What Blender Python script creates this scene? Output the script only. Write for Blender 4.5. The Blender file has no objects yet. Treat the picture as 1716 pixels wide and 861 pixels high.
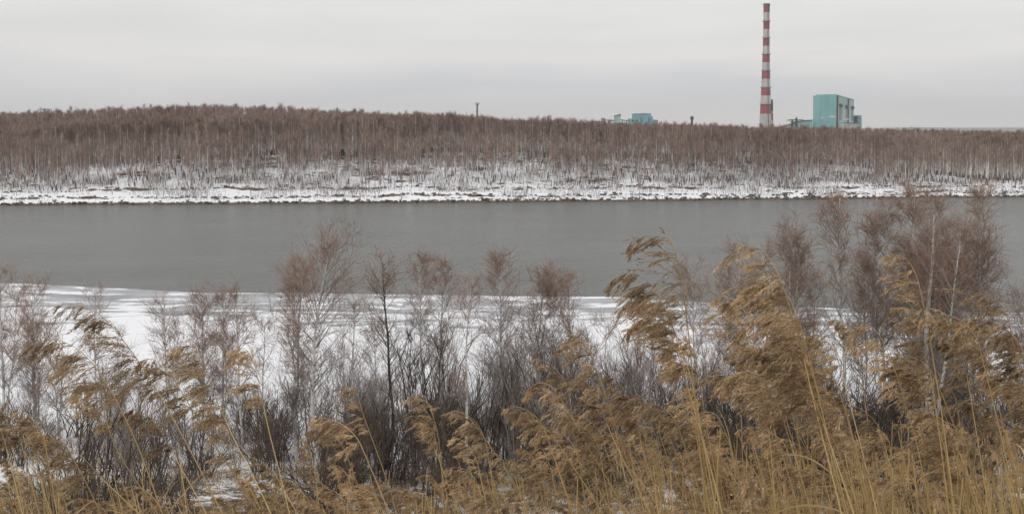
import bpy, math, random
import numpy as np
from mathutils import Vector
R = math.radians
sc = bpy.context.scene
C = sc.collection

# ------------------------------------------------------------------ camera, world, sun, exposure
F = 1840.0            # focal length in pixels of the 1716 px wide photograph
CX, CY = 858.0, 293.0
PITCH = R(2.5)
CAMZ = 20.0
cam_d = bpy.data.cameras.new('camera')
cam_d.sensor_width = 36.0
cam_d.lens = 36.0 * F / 1716.0
cam_d.shift_y = (CY - 430.5) / 1716.0
cam_d.clip_start = 0.1
cam_d.clip_end = 40000
cam = bpy.data.objects.new('camera', cam_d)
C.objects.link(cam)
cam.location = (0, 0, CAMZ)
cam.rotation_euler = (math.pi / 2 - PITCH, 0, 0)
sc.camera = cam
sc.view_settings.view_transform = 'Standard'
sc.view_settings.look = 'None'
sc.view_settings.exposure = 0.07
sc.view_settings.gamma = 1.0
sc.view_settings.use_curve_mapping = False
sc.cycles.max_bounces = 5
sc.cycles.diffuse_bounces = 3
sc.cycles.glossy_bounces = 2
sc.cycles.volume_bounces = 1
sc.cycles.transparent_max_bounces = 8
sc.cycles.use_adaptive_sampling = False
sc.cycles.use_denoising = True

SUN_EL, SUN_AZ = R(38), R(-150)
w = bpy.data.worlds.new('World')
sc.world = w
w.use_nodes = True
nt = w.node_tree
nt.nodes.clear()
def N(nt, t, **kw):
    n = nt.nodes.new(t)
    for k, v in kw.items():
        if k.startswith('i_'):
            n.inputs[k[2:]].default_value = v
        elif k.startswith('n_'):
            n.inputs[int(k[2:])].default_value = v
        else:
            setattr(n, k, v)
    return n
def ramp(nt, stops, interp='LINEAR'):
    n = nt.nodes.new('ShaderNodeValToRGB')
    cr = n.color_ramp
    cr.interpolation = interp
    while len(cr.elements) < len(stops):
        cr.elements.new(0.5)
    for e, (p, c) in zip(cr.elements, stops):
        e.position = p
        e.color = (c, c, c, 1) if not isinstance(c, (tuple, list)) else (*c, 1)
    return n
L = nt.links.new
out = N(nt, 'ShaderNodeOutputWorld')
bg = N(nt, 'ShaderNodeBackground', i_Strength=0.1)
sky = N(nt, 'ShaderNodeTexSky')
sky.sky_type = 'NISHITA'
sky.sun_disc = False
sky.sun_elevation = SUN_EL
sky.sun_rotation = SUN_AZ
sky.dust_density = 2.0
tc = N(nt, 'ShaderNodeTexCoord')
sep = N(nt, 'ShaderNodeSeparateXYZ')
L(tc.outputs['Generated'], sep.inputs[0])
mp = N(nt, 'ShaderNodeMapping')
mp.inputs['Scale'].default_value = (1.1, 1.1, 9.0)
L(tc.outputs['Generated'], mp.inputs[0])
no = N(nt, 'ShaderNodeTexNoise', i_Scale=2.3, i_Detail=5.0, i_Roughness=0.5)
L(mp.outputs[0], no.inputs['Vector'])
# layered cloud deck: elevation (wobbled by the noise) -> luminance and tint
ad = N(nt, 'ShaderNodeMath', operation='MULTIPLY_ADD', n_1=0.11, n_2=-0.055)
L(no.outputs['Fac'], ad.inputs[0])
el = N(nt, 'ShaderNodeMath', operation='ADD')
L(sep.outputs['Z'], el.inputs[0]); L(ad.outputs[0], el.inputs[1])
low = N(nt, 'ShaderNodeMapRange', n_1=-0.02, n_2=0.14)
L(el.outputs[0], low.inputs[0])
rl = ramp(nt, [(0.0, (.70, .69, .69)), (0.15, (.73, .72, .715)), (0.27, (.60, .625, .675)), (0.37, (.66, .67, .70)),
               (0.50, (.78, .765, .755)), (0.66, (.73, .725, .715)), (0.82, (.79, .78, .765)), (1.0, (.80, .79, .775))])
L(low.outputs[0], rl.inputs[0])
hi = N(nt, 'ShaderNodeMapRange', n_1=0.12, n_2=0.9, n_3=1.0, n_4=1.3)
L(sep.outputs['Z'], hi.inputs[0])
mul = N(nt, 'ShaderNodeVectorMath', operation='SCALE')
L(rl.outputs[0], mul.inputs[0]); L(hi.outputs[0], mul.inputs['Scale'])
# broad soft mottling of the deck
mp2 = N(nt, 'ShaderNodeMapping')
mp2.inputs['Scale'].default_value = (1.0, 1.0, 5.0)
mp2.inputs['Location'].default_value = (3.1, 1.7, 0.4)
L(tc.outputs['Generated'], mp2.inputs[0])
no2 = N(nt, 'ShaderNodeTexNoise', i_Scale=3.0, i_Detail=4.0, i_Roughness=0.5)
L(mp2.outputs[0], no2.inputs['Vector'])
mot = N(nt, 'ShaderNodeMapRange', n_1=0.3, n_2=0.7, n_3=9.9, n_4=11.1)
L(no2.outputs['Fac'], mot.inputs[0])
mul2 = N(nt, 'ShaderNodeVectorMath', operation='SCALE')
L(mul.outputs[0], mul2.inputs[0]); L(mot.outputs[0], mul2.inputs['Scale'])
mx = N(nt, 'ShaderNodeMix', data_type='RGBA')
mx.inputs[0].default_value = 0.93
L(sky.outputs[0], mx.inputs[6]); L(mul2.outputs[0], mx.inputs[7])
L(mx.outputs[2], bg.inputs['Color'])
L(bg.outputs[0], out.inputs[0])

sun_d = bpy.data.lights.new('sun', 'SUN')
sun_d.energy = 0.5
sun_d.angle = R(25)
sun_d.color = (1.0, 0.97, 0.93)
sun = bpy.data.objects.new('sun', sun_d)
C.objects.link(sun)
# light comes from behind and to the left of the camera, high up
sv = Vector((math.sin(SUN_AZ) * math.cos(SUN_EL), math.cos(SUN_AZ) * math.cos(SUN_EL), math.sin(SUN_EL)))
sun.rotation_euler = sv.to_track_quat('Z', 'Y').to_euler()

# ------------------------------------------------------------------ helpers
fwd = np.array([0, math.cos(PITCH), -math.sin(PITCH)])
upv = np.array([0, math.sin(PITCH), math.cos(PITCH)])
def ray(px, py):
    return (px - CX) / F * np.array([1., 0, 0]) - (py - CY) / F * upv + fwd
def at(px, py, Y):
    d = ray(px, py)
    return np.array([0, 0, CAMZ]) + d * (Y / d[1])
def at_z(px, py, z):
    d = ray(px, py)
    return np.array([0, 0, CAMZ]) + d * ((z - CAMZ) / d[2])
def mpp(Y):
    return Y / F

rs = np.random.RandomState(11)
_tab = rs.rand(256, 256)
def vnoise(x, y):
    x = np.asarray(x, float); y = np.asarray(y, float)
    xi = np.floor(x).astype(int); yi = np.floor(y).astype(int)
    fx = x - xi; fy = y - yi
    fx = fx * fx * (3 - 2 * fx); fy = fy * fy * (3 - 2 * fy)
    a = _tab[xi & 255, yi & 255]; b = _tab[(xi + 1) & 255, yi & 255]
    c = _tab[xi & 255, (yi + 1) & 255]; d = _tab[(xi + 1) & 255, (yi + 1) & 255]
    return (a * (1 - fx) + b * fx) * (1 - fy) + (c * (1 - fx) + d * fx) * fy - 0.5
def fnoise(x, y, o=4):
    s = 0; a = 1
    for i in range(o):
        s = s + a * vnoise(x * 2 ** i + 17.3 * i, y * 2 ** i + 5.1 * i); a *= .5
    return s

def mesh(name, V, Q, mats, mi=None, rnd=None, smooth=False, attr=None):
    """V (n,3), Q (m,4) quads -> mesh data"""
    V = np.ascontiguousarray(V, dtype=np.float32); Q = np.ascontiguousarray(Q, dtype=np.int32)
    me = bpy.data.meshes.new(name)
    me.vertices.add(len(V)); me.vertices.foreach_set('co', V.ravel())
    me.loops.add(Q.size); me.loops.foreach_set('vertex_index', Q.ravel())
    me.polygons.add(len(Q))
    me.polygons.foreach_set('loop_start', np.arange(0, Q.size, Q.shape[1], dtype=np.int32))
    if mi is not None:
        me.polygons.foreach_set('material_index', np.ascontiguousarray(mi, dtype=np.int32))
    me.polygons.foreach_set('use_smooth', np.full(len(Q), smooth))
    for m in (mats if isinstance(mats, (list, tuple)) else [mats]):
        me.materials.append(m)
    if rnd is not None:
        a = me.attributes.new('rnd', 'FLOAT', 'FACE')
        a.data.foreach_set('value', np.ascontiguousarray(rnd, dtype=np.float32))
    if attr is not None:
        for k, v in attr.items():
            a = me.attributes.new(k, 'FLOAT', 'POINT')
            a.data.foreach_set('value', np.ascontiguousarray(v, dtype=np.float32))
    me.update(calc_edges=True)
    return me
def link(name, me, parent=None, **tags):
    o = bpy.data.objects.new(name, me)
    C.objects.link(o)
    if parent is not None:
        o.parent = parent
    tag(o, **tags)
    return o
def tag(o, label=None, category=None, group=None, kind=None):
    if label: o['label'] = label
    if category: o['category'] = category
    if group: o['group'] = group
    if kind: o['kind'] = kind
    return o
def thing(name, loc, label, category, group=None):
    o = bpy.data.objects.new(name, None)
    C.objects.link(o)
    o.location = loc
    return tag(o, label, category, group)
def dup(root, loc, rotz=0., scale=(1, 1, 1), label=None, group=None):
    r = root.copy(); C.objects.link(r)
    r.location = loc; r.rotation_euler = (0, 0, rotz); r.scale = scale
    if label: r['label'] = label
    if group: r['group'] = group
    for ch in list(root.children):
        c = ch.copy(); C.objects.link(c); c.parent = r
    return r

class Bag:
    """collects quads with material index and random value"""
    def __init__(s): s.V = []; s.Q = []; s.M = []; s.R = []; s.n = 0
    def add(s, V, Q, m=0, rnd=None):
        V = np.asarray(V, float).reshape(-1, 3); Q = np.asarray(Q, int).reshape(-1, 4)
        s.V.append(V); s.Q.append(Q + s.n); s.n += len(V)
        s.M.append(np.full(len(Q), m) if np.isscalar(m) else np.asarray(m))
        s.R.append(np.full(len(Q), .5) if rnd is None else np.asarray(rnd))
    def arrays(s):
        return np.concatenate(s.V), np.concatenate(s.Q), np.concatenate(s.M), np.concatenate(s.R)
    def mesh(s, name, mats, smooth=False):
        V, Q, M, Rn = s.arrays()
        return mesh(name, V, Q, mats, M, Rn, smooth)
    def box(s, x0, x1, y0, y1, z0, z1, m=0):
        V = [(x, y, z) for z in (z0, z1) for y in (y0, y1) for x in (x0, x1)]
        s.add(V, [(0, 2, 3, 1), (4, 5, 7, 6), (0, 1, 5, 4), (2, 6, 7, 3), (0, 4, 6, 2), (1, 3, 7, 5)], m)
    def prism(s, foot, z0, z1, m=0):
        """foot: 4 corner xy; z1 scalar or 4 heights"""
        z1 = [z1] * 4 if np.isscalar(z1) else z1
        V = [(p[0], p[1], z0) for p in foot] + [(p[0], p[1], z) for p, z in zip(foot, z1)]
        s.add(V, [(0, 3, 2, 1), (4, 5, 6, 7), (0, 1, 5, 4), (1, 2, 6, 5), (2, 3, 7, 6), (3, 0, 4, 7)], m)
    def bar(s, a, b, r, m=0, sides=4):
        tubes(s, np.array([[a, b]], float), np.array([[r, r]]), sides, m)

def nrm(v):
    return v / (np.linalg.norm(v, axis=-1, keepdims=True) + 1e-9)
def tubes(bag, P, Rd, sides=3, m=0, rnd=None):
    """P (N,k,3) polylines, Rd (N,k) radii -> tubes"""
    Nn, k, _ = P.shape
    T = np.gradient(P, axis=1) if k > 1 else P
    T = nrm(T)
    ref = np.where(np.abs(T[..., 2:3]) > .9, np.array([1., 0, 0]), np.array([0, 0, 1.]))
    # one reference per polyline keeps the tube from twisting
    ref = np.repeat(ref[:, :1], k, axis=1)
    A = nrm(np.cross(T, ref)); B = np.cross(T, A)
    ang = np.arange(sides) * 2 * math.pi / sides
    V = P[:, :, None] + Rd[:, :, None, None] * (A[:, :, None] * np.cos(ang)[None, None, :, None] + B[:, :, None] * np.sin(ang)[None, None, :, None])
    idx = np.arange(Nn * k * sides).reshape(Nn, k, sides)
    a = idx[:, :-1]; b = idx[:, 1:]
    Q = np.stack([a, np.roll(a, -1, 2), np.roll(b, -1, 2), b], -1).reshape(-1, 4)
    if rnd is None: rnd = np.full(Nn, .5)
    rr = np.repeat(rnd, (k - 1) * sides)
    bag.add(V.reshape(-1, 3), Q, m if np.isscalar(m) else np.repeat(np.asarray(m), (k - 1) * sides), rr)
def ribbons(bag, P, Wd, rng, m=0, rnd=None):
    """P (N,k,3), Wd (N,k) half widths, random roll"""
    Nn, k, _ = P.shape
    T = nrm(P[:, -1] - P[:, 0])
    S = nrm(np.cross(T, rng.randn(Nn, 3)))
    V = np.stack([P - S[:, None] * Wd[..., None], P + S[:, None] * Wd[..., None]], 2)
    idx = np.arange(Nn * k * 2).reshape(Nn, k, 2)
    Q = np.stack([idx[:, :-1, 0], idx[:, :-1, 1], idx[:, 1:, 1], idx[:, 1:, 0]], -1).reshape(-1, 4)
    if rnd is None: rnd = rng.rand(Nn)
    bag.add(V.reshape(-1, 3), Q, m if np.isscalar(m) else np.repeat(m, k - 1), np.repeat(rnd, k - 1))
def spawn(rng, par, idx, u, length, a, b, c, nseg, bend, jit=.1):
    """children of polylines par (N,k,3): start at u on parent idx; direction = a*tangent + b*random perpendicular + c (vec);
    bend: vector added per segment"""
    k = par.shape[1]
    f = u * (k - 1); i0 = np.minimum(f.astype(int), k - 2); fr = (f - i0)[:, None]
    p0 = par[idx, i0]; p1 = par[idx, i0 + 1]
    st = p0 * (1 - fr) + p1 * fr
    t = nrm(p1 - p0)
    perp = nrm(np.cross(t, rng.randn(len(idx), 3)))
    d = nrm(np.asarray(a)[..., None] * t + np.asarray(b)[..., None] * perp + np.asarray(c))
    P = [st]; sl = (length / nseg)[:, None]
    for _ in range(nseg):
        P.append(P[-1] + d * sl)
        d = nrm(d + np.asarray(bend) + rng.randn(len(idx), 3) * jit)
    return np.stack(P, 1)
def taper(n, r0, r1, k):
    t = np.linspace(0, 1, k)[None]
    r0 = np.broadcast_to(r0, (n,))[:, None]; r1 = np.broadcast_to(r1, (n,))[:, None]
    return r0 * (1 - t) + r1 * t

# ------------------------------------------------------------------ materials
def base_mat(name, rough=.8):
    m = bpy.data.materials.new(name)
    m.use_nodes = True
    nt = m.node_tree
    b = nt.nodes['Principled BSDF']
    b.inputs['Roughness'].default_value = rough
    b.inputs['Specular IOR Level'].default_value = .25
    return m, nt, b
def var_mat(name, c0, c1, rough=.8, scale=0., obj_var=0.0, trans=0.):
    """colour between c0 and c1 by the per-face random value, plus per-object brightness and optional noise"""
    m, nt, b = base_mat(name, rough)
    L = nt.links.new
    at_ = N(nt, 'ShaderNodeAttribute', attribute_name='rnd')
    mx = N(nt, 'ShaderNodeMix', data_type='RGBA')
    mx.inputs[6].default_value = (*c0, 1); mx.inputs[7].default_value = (*c1, 1)
    src = at_.outputs['Fac']
    if scale:
        g = N(nt, 'ShaderNodeNewGeometry')
        nz = N(nt, 'ShaderNodeTexNoise', i_Scale=scale, i_Detail=3.0)
        L(g.outputs['Position'], nz.inputs['Vector'])
        s1 = N(nt, 'ShaderNodeMapRange', n_1=.3, n_2=.7, n_3=-.35, n_4=.35)
        L(nz.outputs['Fac'], s1.inputs[0])
        a2 = N(nt, 'ShaderNodeMath', operation='ADD', use_clamp=True)
        L(src, a2.inputs[0]); L(s1.outputs[0], a2.inputs[1])
        src = a2.outputs[0]
    L(src, mx.inputs[0])
    col = mx.outputs[2]
    if obj_var:
        oi = N(nt, 'ShaderNodeObjectInfo')
        mr = N(nt, 'ShaderNodeMapRange', n_1=0, n_2=1, n_3=1 - obj_var, n_4=1 + obj_var)
        L(oi.outputs['Random'], mr.inputs[0])
        vm = N(nt, 'ShaderNodeVectorMath', operation='SCALE')
        L(col, vm.inputs[0]); L(mr.outputs[0], vm.inputs['Scale'])
        col = vm.outputs[0]
    L(col, b.inputs['Base Color'])
    if trans:
        o = nt.nodes['Material Output']
        tr = N(nt, 'ShaderNodeBsdfTranslucent')
        L(col, tr.inputs['Color'])
        ms = N(nt, 'ShaderNodeMixShader', n_0=trans)
        L(b.outputs[0], ms.inputs[1]); L(tr.outputs[0], ms.inputs[2]); L(ms.outputs[0], o.inputs[0])
    return m
def plain(name, c, rough=.7, dirt=.25, scale=.15):
    m, nt, b = base_mat(name, rough)
    L = nt.links.new
    g = N(nt, 'ShaderNodeNewGeometry')
    mp = N(nt, 'ShaderNodeMapping'); mp.inputs['Scale'].default_value = (1, 1, .35)
    L(g.outputs['Position'], mp.inputs[0])
    nz = N(nt, 'ShaderNodeTexNoise', i_Scale=scale, i_Detail=5.0, i_Roughness=.6)
    L(mp.outputs[0], nz.inputs['Vector'])
    mr = N(nt, 'ShaderNodeMapRange', n_1=.3, n_2=.7, n_3=1 - dirt, n_4=1 + dirt * .4)
    L(nz.outputs['Fac'], mr.inputs[0])
    vm = N(nt, 'ShaderNodeVectorMath', operation='SCALE')
    vm.inputs[0].default_value = c
    L(mr.outputs[0], vm.inputs['Scale']); L(vm.outputs[0], b.inputs['Base Color'])
    return m

def bark_mat(name, c0, c1, dark, amt):
    m, nt, b = base_mat(name, .8)
    L = nt.links.new
    tcn = N(nt, 'ShaderNodeTexCoord')
    mp = N(nt, 'ShaderNodeMapping'); mp.inputs['Scale'].default_value = (3, 3, 7)
    L(tcn.outputs['Object'], mp.inputs[0])
    nz = N(nt, 'ShaderNodeTexNoise', i_Scale=1.6, i_Detail=4.0, i_Roughness=.65)
    L(mp.outputs[0], nz.inputs['Vector'])
    r = ramp(nt, [(0, dark), (amt, dark), (amt + .06, c0), (1, c1)])
    L(nz.outputs['Fac'], r.inputs[0]); L(r.outputs[0], b.inputs['Base Color'])
    return m
M_bark = bark_mat('birch_bark', (.62, .60, .58), (.82, .80, .78), (.07, .06, .055), .36)
M_barkdark = bark_mat('dark_bark', (.06, .05, .045), (.13, .115, .10), (.035, .03, .028), .42)
M_branch = var_mat('grey_branch', (.20, .175, .165), (.45, .42, .40))
M_twig = var_mat('red_brown_twig', (.24, .158, .122), (.42, .31, .25))
M_twiggrey = var_mat('grey_brown_twig', (.20, .165, .15), (.38, .33, .31))
M_brushtwig = var_mat('brown_brush_twig', (.085, .058, .042), (.24, .17, .125))
M_darkstem = var_mat('dark_shrub_stem', (.045, .037, .034), (.14, .115, .10))
M_darktwig = var_mat('dark_shrub_twig', (.075, .058, .052), (.20, .16, .145))
M_farbark = var_mat('far_birch_bark', (.45, .42, .40), (.78, .75, .72))
M_farbase = var_mat('far_dark_base', (.04, .032, .03), (.12, .10, .09))
M_fartwig = var_mat('far_birch_twig', (.20, .130, .105), (.35, .255, .215), scale=.05)
M_fartwig2 = var_mat('far_grey_twig', (.24, .20, .185), (.42, .37, .35), scale=.05)
M_stem = var_mat('reed_straw', (.38, .26, .11), (.70, .51, .24), obj_var=.22, rough=.6)
M_plume = var_mat('reed_plume', (.21, .138, .078), (.75, .57, .36), obj_var=.28, rough=.7, scale=14, trans=.3)
M_leaf = var_mat('reed_leaf', (.30, .20, .09), (.52, .38, .20), obj_var=.2, rough=.65, trans=.2)
M_grass = var_mat('dead_grass', (.12, .075, .04), (.34, .24, .125), scale=.4)

# ------------------------------------------------------------------ terrain
sh_x = [-4000, -400, -130, 0, 145, 400, 4000]
sh_y = [240, 268, 279, 290, 312, 335, 500]
def shore(x):
    return np.interp(x, sh_x, sh_y) + 2.2 * fnoise(np.asarray(x) / 22., np.zeros_like(np.asarray(x, float)) + 3.3, 4)
e_px = np.array([-600, 0, 200, 400, 600, 800, 1000, 1200, 1400, 1500, 1716, 2300])
e_py = np.array([292, 288, 276, 266, 263, 259, 265, 272, 280, 286, 302, 306])
e_Y = 355.
e_x = (e_px - CX) / F * e_Y
t_px = np.array([-600, 0, 180, 350, 450, 600, 800, 1000, 1250, 1500, 1716, 2300])
t_py = np.array([189, 189, 182, 176, 178, 188, 197, 205, 212, 215, 218, 221])
t_x = (t_px - CX) / F * 480.
t_z = CAMZ + (213 - t_py) / F * 480. - 12.0
def ground_z(x, y):
    x = np.asarray(x, float); y = np.asarray(y, float)
    near = np.interp(y, [-3000, -60, -8, 0, 42, 50, 62, 85, 96, 110], [40, 21, 18.6, 18.3, 2.6, 1.9, 1.3, .55, .05, -2.])
    near = near + (fnoise(x / 9., y / 9., 4) * .5) * np.clip((96 - y) / 10, 0, 1) + fnoise(x / 1.3, y / 1.3, 3) * .08
    s = y - shore(x)
    ze = CAMZ - (np.interp(x, e_x, e_py) - 213) / F * (shore(x) + 65)
    f = np.interp(s, [-30, -4, 0, .5, 9, 10.2, 21, 22.5, 40, 65, 66], [-.6, -.25, -.02, .05, .10, .155, .25, .31, .55, 1.0, 1.0])
    zf = f * np.where(s < 23, np.minimum(np.maximum(ze, 7), 9), 0) + 0
    low = f * np.clip(ze, 7, 9.0)
    k = np.clip((s - 15) / 50., 0, 1)
    zf = low * (1 - k) + f * ze * k
    zb = np.interp(x, t_x, t_z)
    b = np.clip((s - 65) / 120., 0, 1)
    zf = np.where(s > 65, ze * (1 - b) + zb * b, zf)
    c = np.clip((y - 560) / 400., 0, 1)
    zf = zf * (1 - c) + (9.0 - np.maximum(y - 1800., 0) * .02) * c
    amp = np.clip(s / 6, 0, 1) * np.clip((700 - y) / 200, 0, 1)
    zf = zf + amp * (fnoise(x / 14., y / 7., 4) * 1.1 + fnoise(x / 2.2, y / 1.4, 3) * .38)
    berm = np.exp(-((s - 63) / 4.) ** 2) * np.clip(fnoise(x / 12., x * 0 + 8.8, 2) * 3.2, 0, 1.6) * np.where(x > 60, .5, 1)
    zf = zf + berm * .8
    return np.where(y < 180, near, zf)

def grow(a, b, s0, g):
    o = []; v = a
    while v < b:
        o.append(v); v += s0; s0 *= g
    return o + [b]
xs = np.arange(-190, 190.1, .65)
gr = np.array(grow(191, 12000, 1.5, 1.13))
xs = np.concatenate([-gr[::-1], xs, gr])
ys = np.concatenate([-np.array(grow(62, 3000, 6, 1.3))[::-1], np.arange(-60, 44, 1.5), np.arange(44, 112, .6), np.arange(114, 255, 7.), np.arange(256, 370, .38),
                     np.arange(371, 560, 3.), np.array(grow(565, 16000, 12, 1.15))])
X, Y = np.meshgrid(xs, ys)
Z = ground_z(X, Y)
nx, ny = len(xs), len(ys)
ii = np.arange(nx * ny).reshape(ny, nx)
Q = np.stack([ii[:-1, :-1], ii[:-1, 1:], ii[1:, 1:], ii[1:, :-1]], -1).reshape(-1, 4)
def snow_ground():
    m, nt, b = base_mat('snowy_ground', .85)
    L = nt.links.new
    g = N(nt, 'ShaderNodeNewGeometry')
    sepn = N(nt, 'ShaderNodeSeparateXYZ'); L(g.outputs['Normal'], sepn.inputs[0])
    sepp = N(nt, 'ShaderNodeSeparateXYZ'); L(g.outputs['Position'], sepp.inputs[0])
    # flatter -> snow
    sl = N(nt, 'ShaderNodeMapRange', n_1=.78, n_2=.97, n_3=-.30, n_4=.26); L(sepn.outputs['Z'], sl.inputs[0])
    mp = N(nt, 'ShaderNodeMapping'); mp.inputs['Scale'].default_value = (.42, .8, 1)
    L(g.outputs['Position'], mp.inputs[0])
    n1 = N(nt, 'ShaderNodeTexNoise', i_Scale=1.9, i_Detail=7.0, i_Roughness=.85); L(mp.outputs[0], n1.inputs['Vector'])
    n2 = N(nt, 'ShaderNodeTexNoise', i_Scale=.12, i_Detail=3.0); L(mp.outputs[0], n2.inputs['Vector'])
    # how bare the ground is, by the vertex attribute
    at_ = N(nt, 'ShaderNodeAttribute', attribute_name='bare')
    a1 = N(nt, 'ShaderNodeMath', operation='ADD'); L(n1.outputs['Fac'], a1.inputs[0]); L(sl.outputs[0], a1.inputs[1])
    a2 = N(nt, 'ShaderNodeMath', operation='MULTIPLY_ADD', n_1=.5, n_2=-.25); L(n2.outputs['Fac'], a2.inputs[0])
    a3 = N(nt, 'ShaderNodeMath', operation='ADD'); L(a1.outputs[0], a3.inputs[0]); L(a2.outputs[0], a3.inputs[1])
    a4 = N(nt, 'ShaderNodeMath', operation='SUBTRACT'); L(a3.outputs[0], a4.inputs[0]); L(at_.outputs['Fac'], a4.inputs[1])
    st = N(nt, 'ShaderNodeMapRange', n_1=.46, n_2=.56); L(a4.outputs[0], st.inputs[0])
    n3 = N(nt, 'ShaderNodeTexNoise', i_Scale=2.2, i_Detail=5.0); L(g.outputs['Position'], n3.inputs['Vector'])
    so = ramp(nt, [(.3, (.05, .035, .026)), (.55, (.13, .09, .06)), (.75, (.22, .16, .10))]); L(n3.outputs['Fac'], so.inputs[0])
    mx = N(nt, 'ShaderNodeMix', data_type='RGBA'); L(st.outputs[0], mx.inputs[0]); L(so.outputs[0], mx.inputs[6])
    mx.inputs[7].default_value = (.80, .81, .84, 1)
    L(mx.outputs[2], b.inputs['Base Color'])
    bu = N(nt, 'ShaderNodeBump', i_Strength=.4, i_Distance=.15); L(n1.outputs['Fac'], bu.inputs['Height']); L(bu.outputs[0], b.inputs['Normal'])
    return m
S = Y - shore(X)
bare = np.where(Y < 180, np.interp(Y, [0, 42, 52, 58, 66, 72, 80, 90], [.6, .5, .3, .16, .12, .05, -.2, -.6]),
                np.interp(S, [-1, 0, 1.2, 2.0, 8.5, 9, 10.5, 11, 21, 21.3, 23, 24, 40, 58, 66, 75, 200], [.9, .45, .2, .0, .04, .10, .10, .03, .05, .09, .09, .05, .07, .09, .17, .30, .6]))
me = mesh('ground', np.stack([X, Y, Z], -1).reshape(-1, 3), Q, snow_ground(), smooth=True, attr={'bare': bare.ravel()})
link('ground', me, kind='structure')

# water
def water_mat():
    m, nt, b = base_mat('river_water', .12)
    L = nt.links.new
    b.inputs['Base Color'].default_value = (.122, .130, .126, 1)
    b.inputs['IOR'].default_value = 1.33
    b.inputs['Specular IOR Level'].default_value = .5
    b.inputs['Roughness'].default_value = .20
    g = N(nt, 'ShaderNodeNewGeometry')
    mp = N(nt, 'ShaderNodeMapping'); mp.inputs['Scale'].default_value = (.7, 1.5, 1); mp.inputs['Rotation'].default_value = (0, 0, R(12))
    L(g.outputs['Position'], mp.inputs[0])
    n1 = N(nt, 'ShaderNodeTexNoise', i_Scale=1.6, i_Detail=5.0, i_Roughness=.62); L(mp.outputs[0], n1.inputs['Vector'])
    mpw = N(nt, 'ShaderNodeMapping'); mpw.inputs['Scale'].default_value = (.5, 1.1, 1); L(g.outputs['Position'], mpw.inputs[0])
    n2 = N(nt, 'ShaderNodeTexNoise', i_Scale=.06, i_Detail=4.0); L(mpw.outputs[0], n2.inputs['Vector'])
    mr = N(nt, 'ShaderNodeMapRange', n_1=.35, n_2=.65, n_3=.68, n_4=1.05); L(n2.outputs['Fac'], mr.inputs[0])
    bu = N(nt, 'ShaderNodeBump', i_Distance=.34); n3 = N(nt, 'ShaderNodeTexNoise', i_Scale=.32, i_Detail=2.0); L(mp.outputs[0], n3.inputs['Vector'])
    hs = N(nt, 'ShaderNodeMath', operation='MULTIPLY_ADD', n_1=1.6); L(n3.outputs['Fac'], hs.inputs[0]); L(n1.outputs['Fac'], hs.inputs[2])
    L(hs.outputs[0], bu.inputs['Height']); L(mr.outputs[0], bu.inputs['Strength'])
    L(bu.outputs[0], b.inputs['Normal'])
    return m
wx = np.array([-9000, -400, 0, 400, 9000]); wy = np.array([84., 180, 345, 560])
V = [(x, y, 0) for y in wy for x in wx]
Q = [(j * 5 + i, j * 5 + i + 1, j * 5 + i + 6, j * 5 + i + 5) for j in range(3) for i in range(4)]
link('water', mesh('water', V, Q, water_mat()), kind='structure')

# ice shelf along the near shore
ice_px = [(-900, 452), (-400, 462), (0, 474), (100, 478), (230, 484), (350, 490), (430, 491), (560, 492), (700, 494), (900, 496), (1020, 497),
          (1100, 502), (1200, 508), (1350, 515), (1500, 520), (1716, 524), (2300, 530)]
ie = np.array([at_z(px, py, 0.07)[:2] for px, py in ice_px])
ix = np.concatenate([[-3000, -800], np.arange(-150, 150, .35), [800, 3000]])
edge = np.interp(ix, ie[:, 0], ie[:, 1]) + .9 * fnoise(ix / 9., ix * 0 + .5, 5) + .35 * np.round(fnoise(ix / 3., ix * 0 + 7.5, 2) * 3) / 3
tt = np.concatenate([np.linspace(0, .5, 12), np.linspace(.53, 1, 50)])
IY = 84 + (edge[None] - 84) * tt[:, None]
IX = np.repeat(ix[None], len(tt), 0)
dist = edge[None] - IY
IZ = .07 + .05 * np.clip(dist / 15, 0, 1) + .02 * fnoise(IX / 2, IY / 2, 3) * np.clip(dist / 2, 0, 1)
nI = len(ix)
V = np.stack([IX, IY, IZ], -1).reshape(-1, 3)
lip = np.stack([ix, edge + .02, np.full(nI, -.1)], -1)
V = np.concatenate([V, lip])
ii = np.arange((len(tt) + 1) * nI).reshape(len(tt) + 1, nI)
Q = np.stack([ii[:-1, :-1], ii[:-1, 1:], ii[1:, 1:], ii[1:, :-1]], -1).reshape(-1, 4)
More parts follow.
